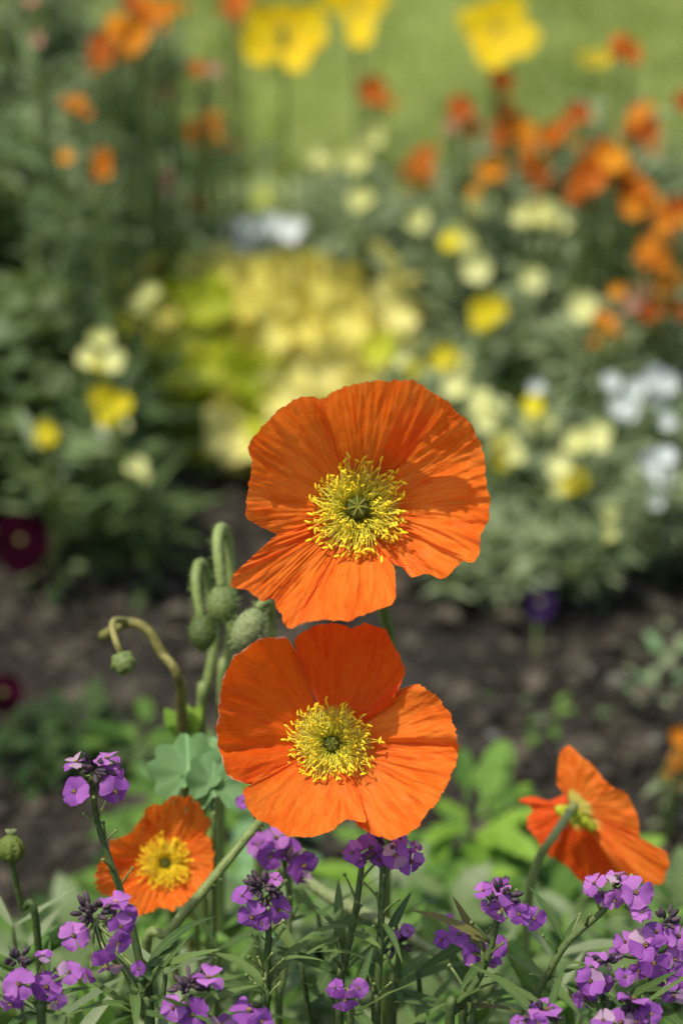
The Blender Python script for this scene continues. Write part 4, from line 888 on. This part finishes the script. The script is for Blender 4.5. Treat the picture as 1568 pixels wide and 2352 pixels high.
for lb, bl, h in [
    ('pair of pale yellow blooms far behind in front of the lawn', [(740, 370, 34, PY), (722, 362, 20, PY)], .16),
    ('pale yellow bloom trio beneath the lone rust bloom', [(825, 365, 36, PY), (855, 310, 30, PY), (800, 372, 26, PY)], .17),
    ('faint pale bloom behind the yellow leafy plant', [(830, 460, 30, PY)], .14),
    ('faint pale bloom below the small rust wallflower', [(958, 508, 27, PY)], .13),
    ('round pale yellow bloom behind, upper of a slanting pair', [(1043, 555, 42, PY), (1035, 560, 24, Y_)], .13),
    ('round pale yellow bloom behind, lower of a slanting pair', [(1097, 618, 35, PY)], .12),
    ('faint pale bloom under the single round orange one', [(1090, 470, 28, PY)], .14),
    ('wide pale yellow bloom under the leaning red wallflower', [(1250, 495, 36, PY), (1278, 505, 34, PY), (1200, 495, 26, PY)], .14),
    ('dim pale green bloom in the middle of the grey foliage', [(1222, 640, 30, PY)], .11),
    ('vivid yellow upright bloom above the dark gap', [(1120, 718, 40, Y_), (1112, 742, 30, Y_), (1135, 705, 26, Y_)], .11),
    ('pale cream bloom touching an orange one', [(1340, 705, 36, PY), (1345, 730, 24, PY)], .11),
    ('bright yellow bloom directly above the upper poppy shoulder', [(1020, 822, 32, Y_), (1045, 835, 30, PY)], .10),
    ('small yellow bloom between leafy yellow plant and upper poppy', [(945, 852, 26, Y_), (925, 835, 20, PY)], .09),
    ('long pale cream bloom spray leaning away from the upper poppy', [(1048, 890, 32, PY), (1100, 930, 36, PY), (1140, 948, 34, PY), (1120, 975, 24, PY)], .09),
    ('yellow bloom with a grey blue petal above the pale spray', [(1228, 930, 26, Y_), (1225, 960, 34, PY), (1250, 975, 26, PY), (1232, 890, 22, WH)], .08),
    ('pale yellow bloom next to the right rim of the upper poppy', [(1158, 1020, 32, PY), (1150, 1045, 32, Y_), (1175, 1048, 28, PY)], .07),
    ('pale bloom pair beside the white flowers', [(1330, 1020, 34, PY), (1375, 1003, 36, PY)], .07),
    ('yellow double bloom nearest the bare soil', [(1285, 1075, 32, PY), (1325, 1110, 32, Y_), (1285, 1125, 20, PY)], .06),
    ('tiny pale green bloom just above the soil on the right', [(1395, 1175, 24, PY), (1400, 1230, 16, PY)], .05),
    ('dim pale bloom below the single orange bloom', [(1395, 795, 30, PY)], .09)]:
    bloomer('pale_flower', lb, 'flower', bl, h, 'leaf_g', 80, .032, G2)
for lb, bl, h in [
    ('four pale blooms in a diamond left of the yellow leafy plant', [(232, 780, 26, PY), (205, 825, 28, PY), (265, 832, 30, PY), (235, 835, 20, Y_)], .14),
    ('yellow blooms over a pale one on the dark left foliage', [(240, 910, 34, Y_), (280, 930, 28, Y_), (255, 955, 30, Y_), (270, 985, 28, PY), (235, 995, 20, WH)], .11),
    ('single small yellow bloom deep in the left foliage', [(112, 1002, 30, Y_), (100, 985, 20, Y_)], .09),
    ('pale drooping bloom at the foot of the left foliage', [(315, 1075, 26, PY), (325, 1090, 20, PY)], .07),
    ('pale bloom touching the edge of the yellow leafy plant', [(325, 705, 28, PY), (345, 670, 22, PY)], .13)]:
    bloomer('pale_flower', lb, 'flower', bl, h, 'leaf_d', 70, .04, 'yellow flowers among the left foliage')
for lb, bl, h in [
    ('white flowers half hidden behind the yellow leafy plant', [(500, 538, 36, WH), (540, 526, 38, WH), (585, 524, 40, WH), (630, 522, 38, WH), (675, 532, 38, WH), (610, 570, 34, WH), (560, 565, 30, WH)], .10),
    ('tall white flower spray near the right edge', [(1400, 880, 30, WH), (1440, 935, 44, WH), (1415, 940, 34, WH), (1460, 890, 32, WH), (1500, 870, 38, WH), (1530, 880, 34, WH), (1510, 920, 30, WH)], .10),
    ('lower white flower spray near the right edge', [(1490, 1060, 38, WH), (1515, 1100, 38, WH), (1525, 1050, 30, WH), (1505, 1150, 26, WH), (1530, 970, 26, WH)], .08)]:
    bloomer('white_flower', lb, 'flower', bl, h, 'leaf_g', 120, .032, 'white flowers in the bed')
bloomer('wallflower', 'orange bloom cut by the right edge above bare soil', 'wallflower', [(1556, 1690, 28, O), (1560, 1730, 30, O), (1550, 1755, 22, O)], .05, 'leaf_g', 14, .02, None, base_dy=.01, bushy=.01)
# green bits behind
for lb, u, v, r in [('bright lime green tuft in front of the lawn behind the white flowers', 600, 470, 50), ('small lime green tuft beneath the rust wallflower', 945, 432, 34)]:
    p = at_z(u, v, .08); base = Vector((p.x, p.y, 0)); t = thing('leaf_tuft', lb, 'plant', base)
    for k in range(16):
        a = k * 2.4; side = Vector((math.cos(a), math.sin(a), 0)); leaf_on(t, 'broad_lime', base + Vector((0, 0, ru(.02, .08))), side + Vector((0, 0, ru(.2, 1))), (0, 0, 1), r / FP * 5 * ru(.8, 1.2))

# --- yellow poppies at the top
def side_poppy(label, cen, pets, h, mm='poppy_y', heart=None):
    p = at_z(cen[0], cen[1], h); d = depth_of(p); base = Vector((p.x, p.y + .03, 0)); t = thing('poppy', label, 'poppy', base, 'yellow poppies before the lawn')
    for i, (pts, kk, lay) in enumerate(pets): petal(t, cen, d, pts, cup(kk, 0, 0, 0), M[mm], cen[0] * .01 + i * 2.1, 14, 34, .8, 10, lay, 2, 5)
    V, F = tube(spline([p + FW * .004, p + Vector((0, .02, -.06)), base], 6), .0018, .002, 6); wpart('stem', V, F, M['stem'], t)
    if heart: V, F = ellipsoid(p - FW * .006, camdir(0, 1, .5), heart[1] * d / FP, heart[0] * d / FP, 6, 14, 8); wpart('seed_head', V, F, M['bud'], t)
side_poppy('broad yellow poppy with a dark upright heart, leftmost at the top edge', (650, 90), [
    ([(640, 40), (600, 5), (570, 30), (553, 100), (570, 140), (610, 152), (640, 130)], 8, .0),
    ([(660, 40), (700, 5), (735, 20), (752, 70), (735, 110), (700, 130)], 8, .001),
    ([(730, 95), (715, 130), (690, 165), (655, 155), (640, 120)], 14, .003), ([(600, 20), (640, 8), (700, 15)], 8, -.004)], .28, heart=(9, 36))
side_poppy('narrow drooping yellow poppy hanging from the top edge', (820, 20), [
    ([(760, 30), (735, 10), (745, -25), (800, -40)], 8, 0), ([(850, -40), (890, -20), (890, 10), (860, 40)], 8, .001),
    ([(780, 20), (795, 60), (800, 95), (825, 108), (850, 95), (860, 50), (865, 20)], 16, .003), ([(770, -10), (820, -45), (870, -10)], 8, -.003)], .28)
side_poppy('single large yellow poppy at the top edge, right of the others', (1140, 65), [
    ([(1100, 110), (1075, 80), (1048, 50), (1060, 25), (1110, 5), (1130, 0)], 8, 0), ([(1110, 10), (1150, -15), (1200, -5), (1205, 30), (1190, 50)], 8, .001),
    ([(1190, 30), (1215, 50), (1238, 75), (1225, 115), (1195, 130), (1170, 120)], 9, .001), ([(1185, 110), (1160, 145), (1130, 158), (1100, 145), (1085, 110), (1070, 85)], 14, .003)], .28)
side_poppy('small flat pale yellow poppy beside the high rust orange bloom', (1365, 135), [([(1330, 140), (1335, 122), (1380, 115), (1410, 125)], 8, 0), ([(1410, 125), (1412, 142), (1380, 152), (1335, 150)], 8, .001)], .26)

# --- yellow leafy plant (mound of ruffled leaves)
mc = at_z(585, 1005, 0.0); mc.y += .05
t = thing('leafy_plant', 'mound of ruffled pale yellow and lime leaves behind the upper poppy', 'plant', Vector((mc.x, mc.y, 0)))
i = 0; cnt = 0
for k in range(270):
    a = k * 2.39996; q = (k + .5) / 270; ph = math.acos(1 - q)           # dome
    dirv = Vector((math.cos(a) * math.sin(ph), math.sin(a) * math.sin(ph), math.cos(ph)))
    p = Vector((dirv.x * .124, dirv.y * .085, .005 + max(0, dirv.z) ** .65 * .128))
    if dirv.y > .15 and dirv.z < .62: continue
    if cnt >= 296: break
    p *= ru(.82, 1.04); lump = 1 + .20 * mnoise.noise(dirv * 3.4)
    if mnoise.noise(dirv * 5 + Vector((3, 1, 7))) < -.5: continue
    p *= lump
    creamy = dirv.z * .9 + dirv.x * .45 + ru(-.55, .55) - .02
    kd = 'round_cream' if creamy > .28 else 'round_lime'
    up = (dirv * .8 + Vector((ru(-.5, .5), ru(-.8, .2), ru(0, .9)))).normalized(); tang = Vector((0, 0, -1)) + dirv * .4 + Vector((ru(-.6, .6), ru(-.6, .6), 0))
    s = ru(.034, .058); leaf_on(t, kd, t.location + p, tang, up, s); cnt += 1
for (u, v, r) in ((455, 835, 72), (870, 800, 40), (600, 900, 50)):
    P = at(u, v, depth_of(mc) - .10); m4 = TM(P - t.location, camdir(.1, -1, .3), camdir(-.2, .6, 1), 2 * r * depth_of(mc) / FP * .95); m4.translation = m4.translation - Vector(m4.col[1][:3]) * .5
    put('leaf', MT['round_lime'][0], t, mat=m4)
b = Bag()
for k in range(26):
    a = k * 2.4; V, F = tube([t.location + Vector((math.cos(a) * .012, math.sin(a) * .012, 0)), t.location + Vector((math.cos(a) * .055, math.sin(a) * .045, .09))], .0016, .0012, 5); b.add(V, F)
o = wpart('stalks', b.V, b.F, M['stem_brown'], t); o['kind'] = 'stuff'

# --- dark bushes at the left
def bush(label, x, y, rx, ry, h, n, mm, lk='lance', lsz=.04, nst=44, name='bush', group='dark bushes at the left of the bed'):
    base = Vector((x, y, 0)); t = thing(name, label, 'bush', base, group); b = Bag(); A = []
    for k in range(nst):
        a = k * 2.4; q = math.sqrt((k + .5) / nst); foot = Vector((math.cos(a) * rx * q * .4, math.sin(a) * ry * q * .4, 0)); top = Vector((math.cos(a) * rx * q, math.sin(a) * ry * q, h * (1 - .35 * q * q) * ru(.75, 1.08)))
        P_ = spline([foot, foot.lerp(top, .5) + Vector((ru(-.01, .01), ru(-.01, .01), .01)), top], 5); V, F = tube(P_, .0016, .0008, 4); b.add(V, F)
        for j in range(int(2.6 * n / nst)):
            f = rnd() ** .7; i0 = min(int(f * (len(P_) - 1)), len(P_) - 2); p = P_[i0].lerp(P_[i0 + 1], rnd()); aa = ru(0, 6.28); side = Vector((math.cos(aa), math.sin(aa), 0))
            A.append(np.array(TM(p, side + Vector((0, 0, ru(.0, 2.4))), (0, 0, 1), lsz * .6 * ru(.4, 1.5), ru(-.6, .6))))
    o = put('branches', mesh_from('branches', b.V, b.F, M['stem_dark']), t); o['kind'] = 'stuff'
    nb = NBag(); V_, F_, _ = LV0[lk]; nb.add(V_, F_, np.array(A)); o = put('foliage', nb.mesh('foliage', M[mm]), t); o['kind'] = 'stuff'
for a in [
    ('nearest dark green bush at the left edge behind the pansy', -.30, 1.62, .10, .10, .13, 1300, 'leaf_d', 'broad', .034),
    ('dark broad leaved bush beside the yellow leafy plant', -.245, 1.72, .07, .09, .13, 1200, 'leaf_d', 'broad', .034),
    ('tall dark upright bush at the left edge', -.34, 1.92, .12, .12, .25, 1300, 'leaf_d', 'lance', .05),
    ('dark upright bush behind the left pale blooms', -.21, 1.95, .09, .10, .17, 1100, 'leaf_g', 'lance', .045),
    ('tallest grey green bush in the upper left corner', -.38, 2.28, .15, .13, .33, 1100, 'leaf_g', 'lance', .05),
    ('grey green bush under the upper left orange spray', -.24, 2.25, .09, .12, .22, 900, 'leaf_g', 'lance', .045)]:
    bush(*a)
for a in [
    ('grey green foliage clump behind the upper poppy rim', .10, 1.75, .10, .07, .08, 1000, 'leaf_g', 'lance', .04),
    ('grey green foliage clump under the slanting pale pair', .08, 1.95, .11, .09, .10, 1200, 'leaf_g', 'lance', .04),
    ('dark foliage clump beneath the vivid yellow bloom', .16, 1.70, .08, .07, .09, 900, 'leaf_d', 'broad', .038),
    ('grey green foliage clump around the pale bloom pair', .25, 1.62, .10, .08, .07, 1100, 'leaf_g', 'lance', .04),
    ('grey green foliage clump right beside the upper poppy', .12, 1.50, .09, .06, .05, 900, 'leaf_g', 'lance', .035),
    ('green foliage clump under the lowest orange clump', .27, 1.90, .12, .09, .11, 1300, 'leaf_g', 'lance', .04),
    ('green foliage clump beneath the densest orange clump', .22, 2.10, .14, .09, .13, 1300, 'leaf_g', 'lance', .04),
    ('thin green foliage clump behind the yellow leafy plant', -.02, 2.05, .10, .08, .09, 900, 'leaf_g', 'lance', .04),
    ('green foliage clump under the white sprays', .31, 1.52, .07, .07, .06, 800, 'leaf_g', 'lance', .035)]:
    bush(*a, name='foliage_clump', group='foliage clumps under the background flowers')
# --- pansies
def pansy(label, u, v, r, c, eye='stem_brown'):
    p = at_z(u, v, .05); d = depth_of(p); base = Vector((p.x, p.y + .01, 0)); t = thing('pansy', label, 'pansy', base)
    k = d / FP
    for i, (a, s, zz) in enumerate(((.9, 1.0, -.002), (2.2, 1.0, -.0015), (-.15, .95, 0), (3.3, .95, .0005), (4.71, 1.15, .001))):
        c0 = (u, v); pts = []
        for q in range(9):
            b_ = a + (q / 8 - .5) * 1.7; rr = r * s * (.72 + .34 * math.cos((q / 8 - .5) * 2.0)); pts.append((u + math.cos(b_) * rr, v - math.sin(b_) * rr))
        petal(t, c0, d, pts, cup(1.5), M[c], i * 3.1 + u, 8, 20, .7, 6, zz + .001 * i, 1.5, 4)
    V, F = ellipsoid(p - FW * .006, camdir(0, 0, 1), .002, 8 * k, 0, 10, 6); wpart('eye', V, F, M[eye], t)
    V, F = tube(spline([p + FW * .004, p + Vector((0, .015, -.02)), base], 5), .001, .0013, 5); wpart('stem', V, F, M['stem'], t)
pansy('dark maroon pansy with a yellow eye at the left edge', 50, 1240, 68, 'maroon')
pansy('small dark violet pansy low on the soil behind the upper poppy', 1240, 1385, 34, 'violet')
pansy('half hidden maroon pansy near the left edge above the dark leaf clump', 12, 1590, 42, 'maroon')
